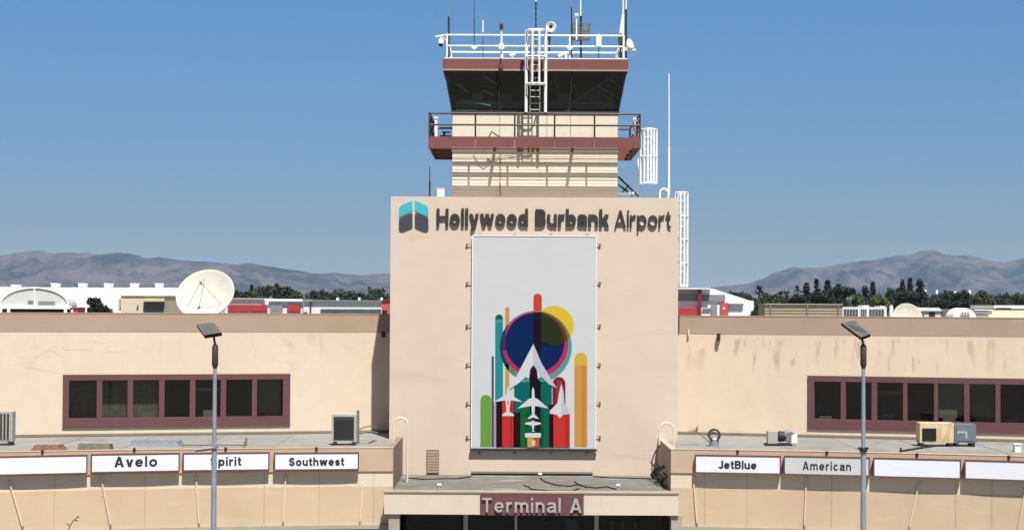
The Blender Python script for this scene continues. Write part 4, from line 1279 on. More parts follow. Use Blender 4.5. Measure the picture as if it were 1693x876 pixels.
condenser('condenser_unit', 548, 589, 685, 736, .5, 'grey condenser with a dark square grille on the lower roof left of the tower', 'ac_grey', 'ac_dark', None)
condenser('condenser_unit', -22, 20, 680, 736, .5, 'pale condenser with upright louvres cut by the left edge of the photo', 'ac_grey', 'ac_dark', None, louv=True)
# pipework by the left condenser
q = on_roof(592, 735)
mb = MB(); D = q.y + .5
mb.path([P(590, 712, D), P(600, 706, D), P(612, 704, D), P(622, 706, D + 2)], .03, 6)
mb.path([P(590, 716, D), P(612, 713, D), P(624, 715, D + 2)], .04, 6)
mb.tube(P(592, 678, D), P(592, 735, D), .06, n=8)
tag(mb.build('refrigerant_pipes', M['taupe']), 'thin refrigerant pipes and upright post beside the condenser left of the tower', 'pipe')
# yellowed pair on the right
r_, D, x0, x1, zq, h = condenser('air_conditioner', 1521, 1577, 699, 738, .75, 'rust stained yellowed air conditioner with a square dark grille on the right roof', 'ac_yellow', 'dark', 'twin air conditioners on the right roof', g1=.48)
condenser('air_conditioner', 1578, 1614, 701, 738, .75, 'slate grey air conditioner with a blank face, right beside the yellowed one', 'ac_slate', 'ac_slate', 'twin air conditioners on the right roof', plain=True)
# motor set
q = on_roof(1290, 737); D = q.y; s_ = F_PX / D
root = thing('blower_motor', q, 'small blower motor with grey housings on a dark skid, on the right lower roof', 'blower')
MB().box(q.x - .62, q.x + .5, D, D + .6, q.z, q.z + .1).build('skid', M['dark'], root)
MB().box(q.x - .52, q.x - .1, D + .05, D + .5, q.z + .103, q.z + .62).build('housing', M['ac_grey'], root)
MB().lathe([(0, 0), (.2, 0), (.24, .1), (.2, .35), (0, .35)], (q.x - .08, D + .25, q.z + .4), (1, 0, 0), 14).build('motor', M['dark'], root, smooth=True)
MB().lathe([(0, 0), (.24, 0), (.26, .05), (.26, .3), (.1, .4), (0, .4)], (q.x + .42, D + .1, q.z + .38), (-.2, 1, .25), 16).build('fan_scroll', M['grey_metal'], root, smooth=True)
MB().box(q.x + .5, q.x + .75, D + .1, D + .4, q.z + .15, q.z + .5).build('duct', M['white'], root)
# round exhaust vent
q = on_roof(1182, 738); D = q.y
root = thing('roof_vent', q, 'dark round hooded roof vent alone on the right lower roof near the tower', 'vent')
MB().lathe([(0, 0), (.20, 0), (.20, .3), (.13, .38), (0, .38)], q + Vector((0, .3, 0)), (0, 0, 1), 14).build('curb', M['grey_metal'], root)
MB().lathe([(.19, -.18), (.27, -.18), (.27, .18), (.19, .18), (.19, -.18)], q + Vector((0, .3, .48)), (0, 1, 0), 18).build('hood', M['dark_brown'], root, smooth=True)
MB().lathe([(0, -.1), (.12, -.1), (.12, .1), (0, .1)], q + Vector((0, .3, .5)), (0, 1, 0), 12).build('fan', M['ac_grey'], root)
# wall bracket with wire
u, z = hitR(1153, 722); u2, z2 = hitR(1153, 704)
mb = MB(); mb.tube(FRn(u, .05, z), FRn(u, .05, z2), .03, n=6); mb.tube(FRn(u, .05, z2 + (z - z2) * .2), FRn(u - .4, .05, z2 + (z - z2) * .5), .02, n=6)
mb.path([FRn(u, .05, z), FRn(u + .3, .5, Z_ROOF + .1), on_roof(1175, 734)], .015, 5)
tag(mb.build('wall_bracket', M['taupe']), 'thin bracket with a trailing wire on the right wing wall beside the tower', 'bracket')
# pieces lying on the left roof
def lump(name, px0, px1, py0, py1, dep, m, label, cat, taper=.0):
    q = on_roof((px0 + px1) / 2, py1); D = q.y
    x0, x1 = X(px0, D, py1), X(px1, D, py1); h = max(P(px0, py0, D).z - q.z, .06)
    tw_ = (x1 - x0) * taper
    mb = MB()
    vv = [(x0, D, q.z), (x1, D, q.z), (x1, D + dep, q.z), (x0, D + dep, q.z), (x0 + tw_, D + .1, q.z + h), (x1 - tw_, D + .1, q.z + h), (x1 - tw_, D + dep - .1, q.z + h), (x0 + tw_, D + dep - .1, q.z + h)]
    mb.add(vv, [(0, 1, 2, 3), (4, 5, 6, 7), (0, 1, 5, 4), (1, 2, 6, 5), (2, 3, 7, 6), (3, 0, 4, 7)])
    nr = max(2, int((x1 - x0) / .35))
    for k in range(nr + 1):
        x = x0 + tw_ + (x1 - x0 - 2 * tw_) * k / nr
        mb.box(x - .02, x + .02, D + .08, D + dep - .08, q.z + h, q.z + h + .012)
    tag(mb.build(name, M[m]), label, cat)
lump('roof_hatch', 48, 104, 737, 746, .9, 'rust', 'rust brown sloped hatch lying on the left lower roof near the photo edge', 'hatch', .14)
lump('duct_cover', 127, 182, 734.5, 744, .7, 'olive', 'dull olive duct cover with a slotted front on the left lower roof', 'duct cover', .03)
lump('skylight_cover', 212, 296, 730.5, 737, 1.2, 'blue_grey', 'long blue grey cover lying on the left roof behind a white sign', 'roof cover', .05)
# slot on the duct cover
# floor conduit on left roof
q = [on_roof(300, 739), on_roof(404, 739), on_roof(406, 735)]
mb = MB().path([p + Vector((0, 0, .1)) for p in q], .035, 6); mb.tube(on_roof(407, 736), on_roof(407, 736) + Vector((0, 0, .32)), .05, n=8); mb.tube(on_roof(404, 741), on_roof(404, 741) + Vector((0, 0, .3)), .04, n=6)
tag(mb.build('roof_conduit', M['taupe']), 'thin pipe and short stub running along the left roof behind the lamp post', 'pipe')
q = [on_roof(1490, 747), on_roof(1520, 742), on_roof(1548, 738)]
mb = MB().path([p + Vector((0, 0, .05)) for p in q], .04, 6); p = on_roof(1489, 750); mb.path([on_roof(1490, 747) + Vector((0, 0, .05)), p + Vector((0, 0, .05)), p + Vector((0, 0, .25))], .05, 6)
tag(mb.build('roof_conduit', M['dark']), 'dark hose and stub running up to the twin air conditioners', 'pipe')
q = on_roof(1683, 747)
tag(MB().box(q.x - .13, q.x + .13, q.y, q.y + .3, q.z, q.z + .3).box(q.x - .16, q.x + .16, q.y - .03, q.y + .33, q.z + .302, q.z + .34).build('junction_box', M['white']), 'small white box on the right roof near the photo edge', 'box')
# weed poking up at the bottom left
q = P(112, 878, 60)
mb = MB()
mb.tube(Vector((q.x, q.y, .13)), q, .03, .018, n=6)
mb.path([q, P(116, 868, 60), P(121, 861, 60), P(126, 856, 60)], .016, 5)
for px, py, dx, dz in ((116, 868, -.16, .06), (121, 861, -.10, .12), (123, 859, .12, -.03), (126, 856, .10, .06)):
    e = P(px, py, 60); mb.quad(e, e + Vector((dx * .5 - .03, .04, dz * .5 + .03)), e + Vector((dx, .02, dz)), e + Vector((dx * .5 + .03, -.04, dz * .5 - .03)))
tag(mb.build('sapling', M['leaf']), 'tip of a thin sapling poking up at the bottom left of the photo', 'plant')

# ================================================================== LAMP POSTS
def lamp_post(px_top, px_bot, D, corners, cell, label, brk):
    xb = X(px_top, D, 600)
    root = thing('lamp_post', (xb, D, 0), label, 'lamp post', 'solar lamp posts')
    z_t, z_c = Z(606, D, px_top), Z(738 if brk else 744, D, px_top)
    MB().tube((xb, D, .05), (xb, D, z_c), .085, .065, n=14).tube((xb, D, z_c), (xb, D, z_t), .055, .046, n=14).build('pole', M['pole'], root, smooth=True)
    MB().lathe([(0, 0), (.26, 0), (.26, .06), (.12, .12), (.11, .3), (0, .3)], (xb, D, 0), n=14).build('base', M['pole'], root)
    zc0, zc1 = z_t, Z(571, D, px_top)
    MB().lathe([(0, -.05), (.045, -.05), (.06, 0), (.078, .05), (.078, zc1 - zc0 - .03), (.05, zc1 - zc0 + .03), (0, zc1 - zc0 + .03)], (xb, D, zc0), n=14).build('battery_case', M['dark_brown'], root, smooth=True)
    pts = [P(px, py, D) for px, py in corners]
    # tilt: far edge up, near edge down
    pts[0].y += .2; pts[1].y += .2; pts[2].y -= .2; pts[3].y -= .2
    nrm = (pts[1] - pts[0]).cross(pts[3] - pts[0]).normalized()
    if nrm.z < 0: nrm = -nrm
    ctr = sum(pts, Vector()) / 4
    und = ctr - nrm * .10
    MB().tube((xb, D, zc1), und.lerp(Vector((xb, D, und.z)), .6), .028, n=8).tube(und.lerp(Vector((xb, D, und.z)), .6), und, .03, n=8).build('arm', M['dark'], root)
    mb = MB(); lo = [p - nrm * .10 for p in pts]
    mb.add(pts + lo, [(0, 1, 2, 3), (7, 6, 5, 4), (0, 4, 5, 1), (1, 5, 6, 2), (2, 6, 7, 3), (3, 7, 4, 0)])
    head = mb.build('lamp_head', M['dark'], root)
    mb = MB(); nu, nv_ = 4, 5
    for i in range(nu):
        for j in range(nv_):
            def bl(s, t): return (pts[0] * (1 - s) + pts[1] * s) * (1 - t) + (pts[3] * (1 - s) + pts[2] * s) * t + nrm * .004
            g_ = .02
            mb.quad(bl((i + g_) / nu, (j + g_) / nv_), bl((i + 1 - g_) / nu, (j + g_) / nv_), bl((i + 1 - g_) / nu, (j + 1 - g_) / nv_), bl((i + g_) / nu, (j + 1 - g_) / nv_))
    mb.build('solar_panel', M[cell], head)
    mb = MB(); mb.tube((xb, D, z_c - .04), (xb, D, z_c + .06), .1, n=12); mb.box(xb - .13, xb + .13, D - .05, D + .05, z_c + .03, z_c + .075)
    if brk: mb.tube((xb, D - .06, z_c - .02), (xb - .47, D - .06, z_c - .08), .05, n=8)
    mb.build('clamp', M['dark'] if not brk else M['grey_metal'], root)
lamp_post(355.5, 351, 45.0, [(322.5, 536), (351, 533), (368.5, 549.5), (340, 554)], 'cell', 'slim grey lamp post with a pale solar panel head, in front of the left wing', True)
lamp_post(1427.5, 1429.5, 45.0, [(1393, 533.5), (1415, 530), (1436.5, 552), (1421, 557.5)], 'dark_cell', 'slim grey lamp post with a dark spotted solar head, in front of the right wing', False)

# ================================================================== AERIALS AND FITTINGS ON THE CAB ROOF
AY = ct0[2] + .25
GA = 'aerials on the control tower roof'
def whip(px, y_top, y_mid, y_bot, D, r_lo, r_hi, m_lo, m_hi, label, px_top=None):
    px_top = px if px_top is None else px_top
    q0, q1, q2 = P(px, y_bot, D), P(px + (px_top - px) * .5, y_mid, D), P(px_top, y_top, D)
    root = thing('whip_aerial', q0, label, 'aerial', GA)
    MB().tube(q0, q1, r_lo, n=8).build('mast', M[m_lo], root, smooth=True)
    MB().tube(q1, q2, r_hi, r_hi * .8, n=8).build('whip', M[m_hi], root, smooth=True)
    return root
whip(742, -30, 28, 96, AY, .05, .026, 'brown', 'grey_metal', 'aerial with a thick dark lower mast at the left corner of the roof rail')
whip(784, -25, 30, 80, AY - .3, .02, .014, 'dark', 'dark', 'hair thin dark aerial on the left run of the roof rail')
whip(798.5, 34, 54, 95, AY, .016, .034, 'dark', 'white', 'short aerial with a bright white tip on the left of the roof')
root = whip(886, -30, 4, 96, AY + 2.5, .026, .03, 'dark', 'white', 'dark beaded aerial rising behind the ladder cage')
mb = MB()
for k in range(6): p = P(886, 8 + k * 9, AY + 2.5); mb.tube(p, p + Vector((0, 0, .12)), .045, n=8)
mb.build('bead', M['dark'], root)
whip(945, -25, 13, 95, AY + .2, .035, .014, 'brown', 'grey_metal', 'thin dark aerial just left of the round cage aerial')
whip(1029.5, -30, 25, 60, AY + .1, .06, .04, 'white', 'white', 'white aerial with a stout sleeve at the right corner', px_top=1030.5)
whip(1035, -30, 16, 96, AY + .3, .045, .034, 'dark', 'white', 'outermost aerial of the right corner, dark below and white above')
whip(1106, 122, 245, 322, DB + 4, .055, .04, 'white', 'white', 'tall lone white aerial on the right of the tower block roof')
whip(710.5, 275, 300, 326, DB + .8, .04, .022, 'dark', 'dark', 'short dark aerial on the left of the tower block roof')
# obstruction light
q = P(829, 59, ry)
root = thing('obstruction_light', q, 'dark red obstruction light on a white post of the roof rail', 'warning light')
MB().tube(q, P(829, 49, ry), .04, n=8).build('stem', M['white'], root)
MB().lathe([(0, 0), (.08, 0), (.09, .05), (.07, .26), (.03, .32), (0, .32)], P(829, 49.5, ry), n=12).build('lamp', M['red_lens'], root, smooth=True)
# fixture hung on the cab fascia
q = P(828, 116, ct0[2] - ex - .12)
root = thing('spot_light', q, 'small dark spotlight hung on the maroon roof edge left of the ladder', 'light')
MB().lathe([(0, 0), (.1, 0), (.12, .12), (.08, .26), (0, .28)], q, n=10).build('lamp', M['deep_red'], root, smooth=True)
MB().tube(q + Vector((0, 0, .25)), q + Vector((0, 0, .5)), .03, n=6).tube(q + Vector((0, 0, .5)), q + Vector((0, .15, .55)), .03, n=6).build('bracket', M['dark'], root)
# rail boxes
for px, py, r, lb, ob in ((829, 77, .15, 'round white junction box on the left half of the roof rail', 8), (942, 79, .15, 'square white junction box on the right half of the roof rail', 4),):
    q = P(px, py, ry - .08)
    mb = MB(); mb.lathe([(0, -.08), (r, -.08), (r, .08), (0, .08)], q, (0, 1, 0), ob)
    mb.tube(q + Vector((0, -.1, 0)), q + Vector((0, -.075, 0)), .04, n=6)
    tag(mb.build('junction_box', M['white']), lb, 'junction box')
q = P(784, 79, ry - .06); mb = MB(); mb.lathe([(0, -.05), (.1, -.05), (.1, .05), (0, .05)], q, (0, 1, 0), 6); mb.box(q.x - .12, q.x + .12, q.y - .03, q.y + .03, q.z - .03, q.z + .03)
tag(mb.build('aerial_mount', M['white']), 'small white mount under the hair thin aerial on the roof rail', 'bracket')
# round loud hailer
q = P(911, 45, AY)
root = thing('searchlight', P(908, 84, AY), 'round white searchlight with a dark lens beside the ladder cage', 'searchlight')
MB().lathe([(.09, -.05), (.22, -.10), (.24, -.06), (.24, .05), (.15, .2), (0, .22)], q, (.25, 1, .1), 18).build('housing', M['white'], root, smooth=True)
MB().lathe([(0, -.02), (.12, -.02)], q + Vector((0, -.02, 0)), (.25, 1, .1), 14).build('lens', M['dark'], root)
MB().tube(P(908, 86, AY), P(909, 50, AY), .035, n=8).tube(P(904, 56, AY), P(914, 60, AY), .05, n=6).box(*(lambda a: (a.x - .09, a.x + .09, a.y - .08, a.y + .08, a.z - .12, a.z + .12))(P(907.5, 62, AY))).build('post', M['dark'], root)
# cage aerial
q = P(960.5, 66, AY + .6)
root = thing('cage_aerial', P(960.5, 96, AY + .6), 'round brown cage aerial on a dark mast, right of the ladder', 'aerial', GA)
MB().tube(P(960.5, 96, AY + .6), P(960.5, 27, AY + .6), .05, n=8).build('mast', M['dark'], root)
mb = MB(); rr, hh = .42, P(960, 40, AY + .6).z - q.z
for k in range(14):
    a = 2 * math.pi * k / 14; p = q + Vector((rr * math.cos(a), rr * math.sin(a), 0))
    mb.tube(p, p + Vector((0, 0, hh)), .018, n=5)
for h in (0, .33, .66, 1):
    mb.path([q + Vector((rr * math.cos(2 * math.pi * k / 16), rr * math.sin(2 * math.pi * k / 16), hh * h)) for k in range(17)], .018, 5)
for k in range(4):
    a = math.pi * k / 4; mb.tube(q + Vector((rr * math.cos(a), rr * math.sin(a), 0)), q - Vector((rr * math.cos(a), rr * math.sin(a), 0)), .025, n=5)
    mb.tube(q + Vector((rr * math.cos(a), rr * math.sin(a), hh * .5)), q - Vector((rr * math.cos(a), rr * math.sin(a), -hh * .5)), .02, n=5)
mb.build('cage', M['taupe'], root)
MB().tube(P(960, 27, AY + .6), P(960, -30, AY + .6), .034, n=8).build('whip', M['white'], root)
q = P(953, 40, AY)
mb = MB(); mb.tube(P(953, 66, AY), P(953, 29, AY), .035, n=8); mb.ball(P(953, 26, AY), .10)
tag(mb.build('satellite_receiver', M['white'], smooth=True), 'small white mushroom shaped receiver on a stick by the cage aerial', 'receiver')
q = P(990, 69, ry - .05)
root = thing('antenna_box', P(990, 96, ry), 'white upright box on a thin pole on the right run of the roof rail', 'equipment box')
MB().box(q.x - .12, q.x + .12, q.y - .12, q.y + .04, q.z - .24, q.z + .24).build('case', M['white'], root)
MB().tube(q + Vector((0, 0, .24)), q + Vector((0, 0, .33)), .05, n=8).build('knob', M['white'], root)
MB().tube(P(990, 96, ry), P(990, 77, ry), .022, n=6).build('pole', M['dark'], root)
# right corner cluster
q = P(1026, 66, AY + .1)
root = thing('panel_aerial', P(1026, 96, AY + .1), 'slanted white panel aerial over dark boxes at the right roof corner', 'aerial', GA)
a, c = P(1026.5, 56, AY + .1), P(1029.5, 25, AY + .1)
MB().tube(a, c, .09, .05, n=8).build('panel', M['white'], root, smooth=True)
MB().box(q.x - .1, q.x + .08, q.y - .1, q.y + .1, P(1026, 76, AY).z, P(1026, 58, AY).z).box(q.x - .08, q.x + .06, q.y - .1, q.y + .1, P(1026, 95, AY).z, P(1026, 86, AY).z).build('case', M['brown'], root)
MB().tube(P(1026, 96, AY + .15), P(1026, 50, AY + .15), .04, n=6).build('mast', M['dark'], root)
q = P(1041, 83, ry)
root = thing('flood_light', q, 'white hooded floodlight outside the right corner of the roof rail', 'light')
MB().lathe([(0, 0), (.17, 0), (.2, .08), (.15, .32), (.07, .46), (0, .48)], q + Vector((.03, 0, .04)), (-.15, 0, 1), 12).build('hood', M['white'], root, smooth=True)
MB().box(q.x - .22, q.x + .28, q.y - .1, q.y + .1, q.z - .03, q.z + .03).tube(q, q + Vector((-.28, 0, .1)), .03, n=6).build('bracket', M['white_rail'], root)
# left camera
q = P(729, 72, ry)
root = thing('security_camera', P(738, 60, ry), 'white dome camera hung from an arm off the left roof corner', 'camera')
MB().tube(P(740, 58, ry), P(720, 61.5, ry), .045, n=8).tube(P(729, 60, ry), q + Vector((0, 0, .1)), .035, n=8).tube(P(740, 70, ry), P(730, 60, ry), .025, n=6).build('arm', M['white'], root)
MB().lathe([(0, .22), (.09, .2), (.13, .1), (.13, -.02), (0, -.02)], q, n=14).build('housing', M['white'], root, smooth=True)
MB().lathe([(.115, -.022), (.10, -.1), (.05, -.15), (0, -.16)], q, n=14).build('dome', M['dark'], root, smooth=True)
for px, py, lb in ((848, 91, 'small white camera pointing left on the roof edge left of the ladder'), (928, 92, 'small white camera on the roof edge right of the ladder')):
    q = P(px, py, ct0[2] + .1)
    root = thing('roof_camera', P(px, 96, ct0[2] + .1), lb, 'camera')
    MB().tube(q + Vector((-.16, -.05, -.05)), q + Vector((.14, 0, .07)), .055, n=8).build('body', M['white'], root)
    MB().tube(q, Vector((q.x, q.y, zr1 + .05)), .025, n=6).build('stem', M['white'], root)
    MB().tube(q + Vector((-.20, -.06, -.067)), q + Vector((-.162, -.05, -.052)), .05, n=8).build('lens', M['dark'], root)
# white box on the block's roof
q = P(728.5, 326, DB + .7)
mb = MB(); mb.box(q.x - .16, q.x + .16, q.y, q.y + .3, btop + .05, Z(313, DB + .7)); mb.box(q.x - .18, q.x + .18, q.y - .02, q.y + .32, Z(313, DB + .7) + .002, Z(312, DB + .7))
tag(mb.build('equipment_box', M['white']), 'small white box on the left of the tower block roof', 'equipment box')
# catwalk oddments
q = P(738, 222, DC + .5)
mb = MB(); mb.box(q.x - .3, q.x + .25, q.y, q.y + .3, fz1, fz1 + .1); mb.tube((q.x - .1, q.y + .1, fz1 + .1), (q.x - .1, q.y + .1, fz1 + .22), .06, n=8); mb.box(q.x - .2, q.x + .2, q.y, q.y + .25, fz1 + .22, fz1 + .28)
tag(mb.build('stool', M['dark']), 'low dark stool on the left end of the catwalk', 'stool')
for px, lb in ((721, 'slim white post lamp at the left end of the catwalk'), (1050, 'slim white post lamp at the right end of the catwalk')):
    q = P(px, 226, DC + 1.5)
    mb = MB(); mb.box(q.x - .06, q.x + .06, q.y - .06, q.y + .06, fz1, fz1 + .95); mb.box(q.x - .09, q.x + .09, q.y - .09, q.y + .09, fz1 + .952, fz1 + 1.04)
    tag(mb.build('post_lamp', M['white']), lb, 'light')
q = P(1054, 222, DC + .3)
mb = MB()
for k in range(5): mb.path([q + Vector((.16 * math.cos(a), .05 * k, .35 + (.16 + .01 * k) * math.sin(a) * 1.5)) for a in [2 * math.pi * t / 14 for t in range(15)]], .022, 5)
mb.tube(q + Vector((0, .1, .1)), q + Vector((0, .1, -.05)), .03, n=5)
tag(mb.build('hose_coil', M['mauve']), 'coiled hose hung on the right end of the catwalk railing', 'hose')
q = P(818, 227, DC + .5)
mb = MB(); mb.path([P(809, 226, DC + .5), P(813, 217, DC + .5), P(818, 222, DC + .5), P(826, 226, DC + .5)], .03, 6)
tag(mb.build('hose', M['taupe']), 'bent hose lying on the catwalk left of the ladder', 'hose')

# ================================================================== DISHES ON THE WING ROOFS
def dish(px, py, D, R, axis, m, label, feed=True):
    c = P(px, py, D)
    root = thing('satellite_dish', (c.x, D, Z_MAUVE + .3), label, 'satellite dish', 'satellite dishes on the terminal roof')
    ax = Vector(axis).normalized()
    prof = []
    f = R * 1.05
    for k in range(13): r = R * k / 12; prof.append((r, r * r / (4 * f) - R * R / (4 * f)))
    prof += [(R + .03, .0), (R + .03, -.06)]
    for k in range(12, -1, -1): r = R * k / 12; prof.append((r, r * r / (4 * f) - R * R / (4 * f) - .07))
    MB().lathe(prof, c, ax, 40).build('reflector', M[m], root, smooth=True)
    t = Vector((1, 0, 0)); e1 = (t - ax * t.dot(ax)).normalized(); e2 = ax.cross(e1)
    if e2.z < 0: e2 = -e2
    fp = c + ax * (f * .62)
    if feed:
        mb = MB()
        for a in (100, 215, 325):
            a = math.radians(a); p = c + (e1 * math.cos(a) + e2 * math.sin(a)) * R * .72 - ax * (R * R / (4 * f)) * .48
            mb.tube(p, fp, .014, n=5)
        mb.build('feed_strut', M['grey_metal'], root)
        MB().tube(fp - ax * .12, fp + ax * .10, .06, n=10).build('feed_horn', M['grey_metal'], root)
    bk = c - ax * (R * .42)
    mb = MB(); base = Vector((c.x, D + .5, Z_MAUVE + .3))
    mb.tube(base, bk, .14, .12, n=10); mb.tube(base + Vector((.8, .3, 0)), bk, .04, n=6); mb.tube(base + Vector((-.8, .3, 0)), bk, .04, n=6)
    mb.box(base.x - .9, base.x + .9, D + .2, D + .9, base.z, base.z + .12)
    mb.build('mount', M['grey_metal'], root)
DD = 88.5
dish(339, 485, DD, 48 * DD / F_PX, (-.10, -.80, .56), 'dish', 'large pale dish with a tripod feed standing on the left wing roof')
dish(1501, 524, DD, 23.5 * DD / F_PX, (.06, -.92, .36), 'dish_old', 'smaller weathered dish half hidden behind the right wing parapet', feed=False)

# ================================================================== AIRFIELD BUILDINGS BEHIND
def pb(mb, px0, px1, py0, D, dep, py1=None, mi=0):
    x0, x1 = X(px0, D, py0), X(px1, D, py0)
    z1 = P((px0 + px1) / 2, py0, D).z
    z0 = 0 if py1 is None else P((px0 + px1) / 2, py1, D).z
    mb.box(x0, x1, D, D + dep, z0, z1, mi); return mb
def bthing(name, px, D, label, cat='building'):
    return thing(name, (X(px, D), D, 0), label, cat)
# long white hangar
D = 320
r_ = bthing('hangar', 100, D, 'long white hangar with a row of small roof vents behind the left wing', 'hangar')
mb = MB(); x0, x1 = X(-140, D, 480), X(310, D, 480); ze, zp = P(160, 480, D).z, P(160, 475.5, D + 22).z
mb.add([(x0, D, 0), (x1, D, 0), (x1, D + 44, 0), (x0, D + 44, 0), (x0, D, ze), (x1, D, ze), (x1, D + 44, ze), (x0, D + 44, ze), (x0, D + 22, zp), (x1, D + 22, zp)],
       [(0, 1, 5, 4), (2, 3, 7, 6), (1, 2, 6, 9, 5), (3, 0, 4, 8, 7), (4, 5, 9, 8), (8, 9, 6, 7)])
mb.build('walls_and_roof', M['hangar_white'], r_)
for px in (-28, 23, 89, 134, 177, 220, 261):
    mb = MB(); D2 = D + 18; x = X(px, D2, 475); z = P(px, 470 if px > 30 else 472.5, D2).z
    mb.box(x - .5, x + .5, D2, D2 + 3, ze, z); mb.box(x - .6, x + .6, D2 - .1, D2 + 3.1, z + .003, z + .2); mb.build('roof_vent', M['hangar_white'], r_)
mb = MB()
for px in range(-100, 300, 26): x = X(px, D, 500); mb.box(x - .06, x + .06, D - .06, D - .01, 0, ze - .3)
mb.each('wall_seam', M['pale_wall'], r_)
# arched hangar
D = 250
r_ = bthing('arched_hangar', 57, D, 'grey arched hangar with a dark open front at the far left', 'hangar')
cx = X(57, D, 500); Rw = 56 * D / F_PX; zs, zt_ = P(57, 505, D).z, P(57, 476, D).z
arc = [(cx + Rw * math.cos(math.pi * k / 20), zs + (zt_ - zs) * math.sin(math.pi * k / 20)) for k in range(21)]
mb = MB(); mb.prism([(x, z) for x, z in arc], Frame((0, D), 0), -5, 0); mb.build('arched_roof', M['arch_grey'], r_)
mb = MB()
for (xa, za), (xb, zb) in zip(arc, arc[1:]): mb.tube((xa, D - .05, za), (xb, D - .05, zb), .13, n=6)
mb.tube((cx, D - .1, zs), (cx, D - .1, zt_), .12, n=6); mb.build('arch_trim', M['hangar_white'], r_)
mb = MB(); pb(mb, -6, 118, 505.3, D - .3, .5, 510.5); mb.build('door_header', M['hangar_white'], r_)
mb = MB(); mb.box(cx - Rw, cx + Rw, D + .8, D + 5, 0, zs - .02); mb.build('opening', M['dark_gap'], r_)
mb = MB()
for px in (14, 108): x = X(px, D - .3, 512); mb.box(x - .2, x + .2, D - .3, D - .05, 0, P(px, 510.7, D - .3).z)
mb.each('door_post', M['hangar_white'], r_)
mb = MB(); pb(mb, 46, 56, 496.5, D - .2, .1, 499); pb(mb, 63, 91, 498, D - .2, .1, 501.5); mb.each('faded_lettering', M['faded'], r_)
D = 235
r_ = bthing('red_shed', 123, D, 'small faded red shed right of the arched hangar', 'shed')
mb = MB(); pb(mb, 116, 129, 508.5, D, 4); mb.build('walls', M['red'], r_)
mb = MB(); pb(mb, 115.4, 129.6, 507.7, D - .15, 4.3, 508.4); mb.build('roof', M['pale_wall'], r_)
mb = MB(); pb(mb, 117.5, 121, 511.5, D - .05, .04, 524); mb.build('door', M['pale_wall'], r_)
# beige block with a dark door
D = 150
r_ = bthing('storage_block', 235, D, 'beige flat roofed block with a dark roller door behind the left wing', 'building')
mb = MB(); pb(mb, 200, 272, 489.5, D, 9); mb.build('walls', M['beige'], r_)
mb = MB(); pb(mb, 199.4, 272.6, 488.4, D - .1, 9.2, 489.3); mb.build('parapet', M['beige'], r_)
mb = MB(); pb(mb, 237, 271.5, 499, D - .12, .08, 530); dd = mb.build('roller_door', M['bg_grey'], r_)
mb = MB(); pb(mb, 237, 271.5, 496.5, D - .5, .5, 498.6); mb.build('hood', M['khaki'], dd)
mb = MB()
for k in range(6): pb(mb, 238, 270.5, 500 + k * 3.4, D - .17, .04, 500.7 + k * 3.4)
mb.build('slat', M['dark_gap'], dd)
mb = MB(); pb(mb, 196, 199.3, 494, D + .5, 1, 514); pb(mb, 226, 229, 503, D - .2, .15, 505.5); mb.each('wall_box', M['ac_grey'], r_)
# red and white low building
D = 270
r_ = bthing('cargo_building', 437, D, 'low white building with two red bays and a grey bay between them', 'building')
mb = MB(); pb(mb, 372, 500, 494, D, 14); mb.build('walls', M['pale_wall'], r_)
mb = MB(); pb(mb, 370, 436, 493, D - .4, 14.8, 493.8); pb(mb, 444, 501, 496, D - .5, .5, 498); mb.build('roof', M['hangar_white'], r_)
mb = MB(); pb(mb, 377, 442, 503.5, D - .3, .28, 530); mb.build('red_bay', M['red'], r_)
mb = MB(); pb(mb, 475, 497, 503.5, D - .3, .28, 530); mb.build('red_bay', M['red'], r_)
mb = MB(); pb(mb, 447, 467, 504, D - .3, .28, 530); mb.build('grey_bay', M['bg_grey'], r_)
mb = MB(); pb(mb, 379, 392, 515, D - .4, .08, 530); pb(mb, 396, 410, 515, D - .4, .08, 530); pb(mb, 416, 440, 514, D - .4, .08, 530); pb(mb, 478, 495, 515, D - .4, .08, 530); mb.each('loading_door', M['deep_red'], r_)
mb = MB(); pb(mb, 445, 448, 491, D + 2, 1, 494); pb(mb, 434, 438, 496.5, D - .3, .2, 498.5); mb.each('roof_unit', M['bg_grey'], r_)
# white building beside the tower
D = 255
r_ = bthing('white_hall', 570, D, 'white flat hall with a dark roof line and a strip window left of the tower', 'building')
mb = MB(); pb(mb, 502, 632, 498.5, D, 16); mb.build('walls', M['pale_wall'], r_)
mb = MB(); pb(mb, 500, 634, 496.2, D - .4, 16.8, 498.2); mb.build('roof', M['bg_grey'], r_)
mb = MB(); pb(mb, 530, 630, 511, D - .15, .12, 517.5); mb.each('strip_window', M['bg_glass'], r_)
mb = MB(); pb(mb, 512.5, 514.5, 499, D - .3, .25, 530); pb(mb, 502, 508, 516, D - .3, .25, 530); mb.each('downpipe', M['dark'], r_)
for px in (556, 592, 629):
    mb = MB(); pb(mb, px, px + 3.5, 492, D + 3, 1.2, 496.1); mb.each('roof_unit', M['hangar_white'], r_)
D = 225
r_ = bthing('red_tower_house', 637, D, 'narrow red building squeezed against the tower block on the left', 'building')
mb = MB(); pb(mb, 631, 660, 497, D, 8); mb.build('walls', M['bright_red'], r_)
mb = MB(); pb(mb, 630.4, 661, 496, D - .2, 8.4, 496.8); mb.build('roof', M['red'], r_)
mb = MB(); pb(mb, 632, 640, 513, D - .1, .08, 530); mb.build('door', M['dark_gap'], r_)
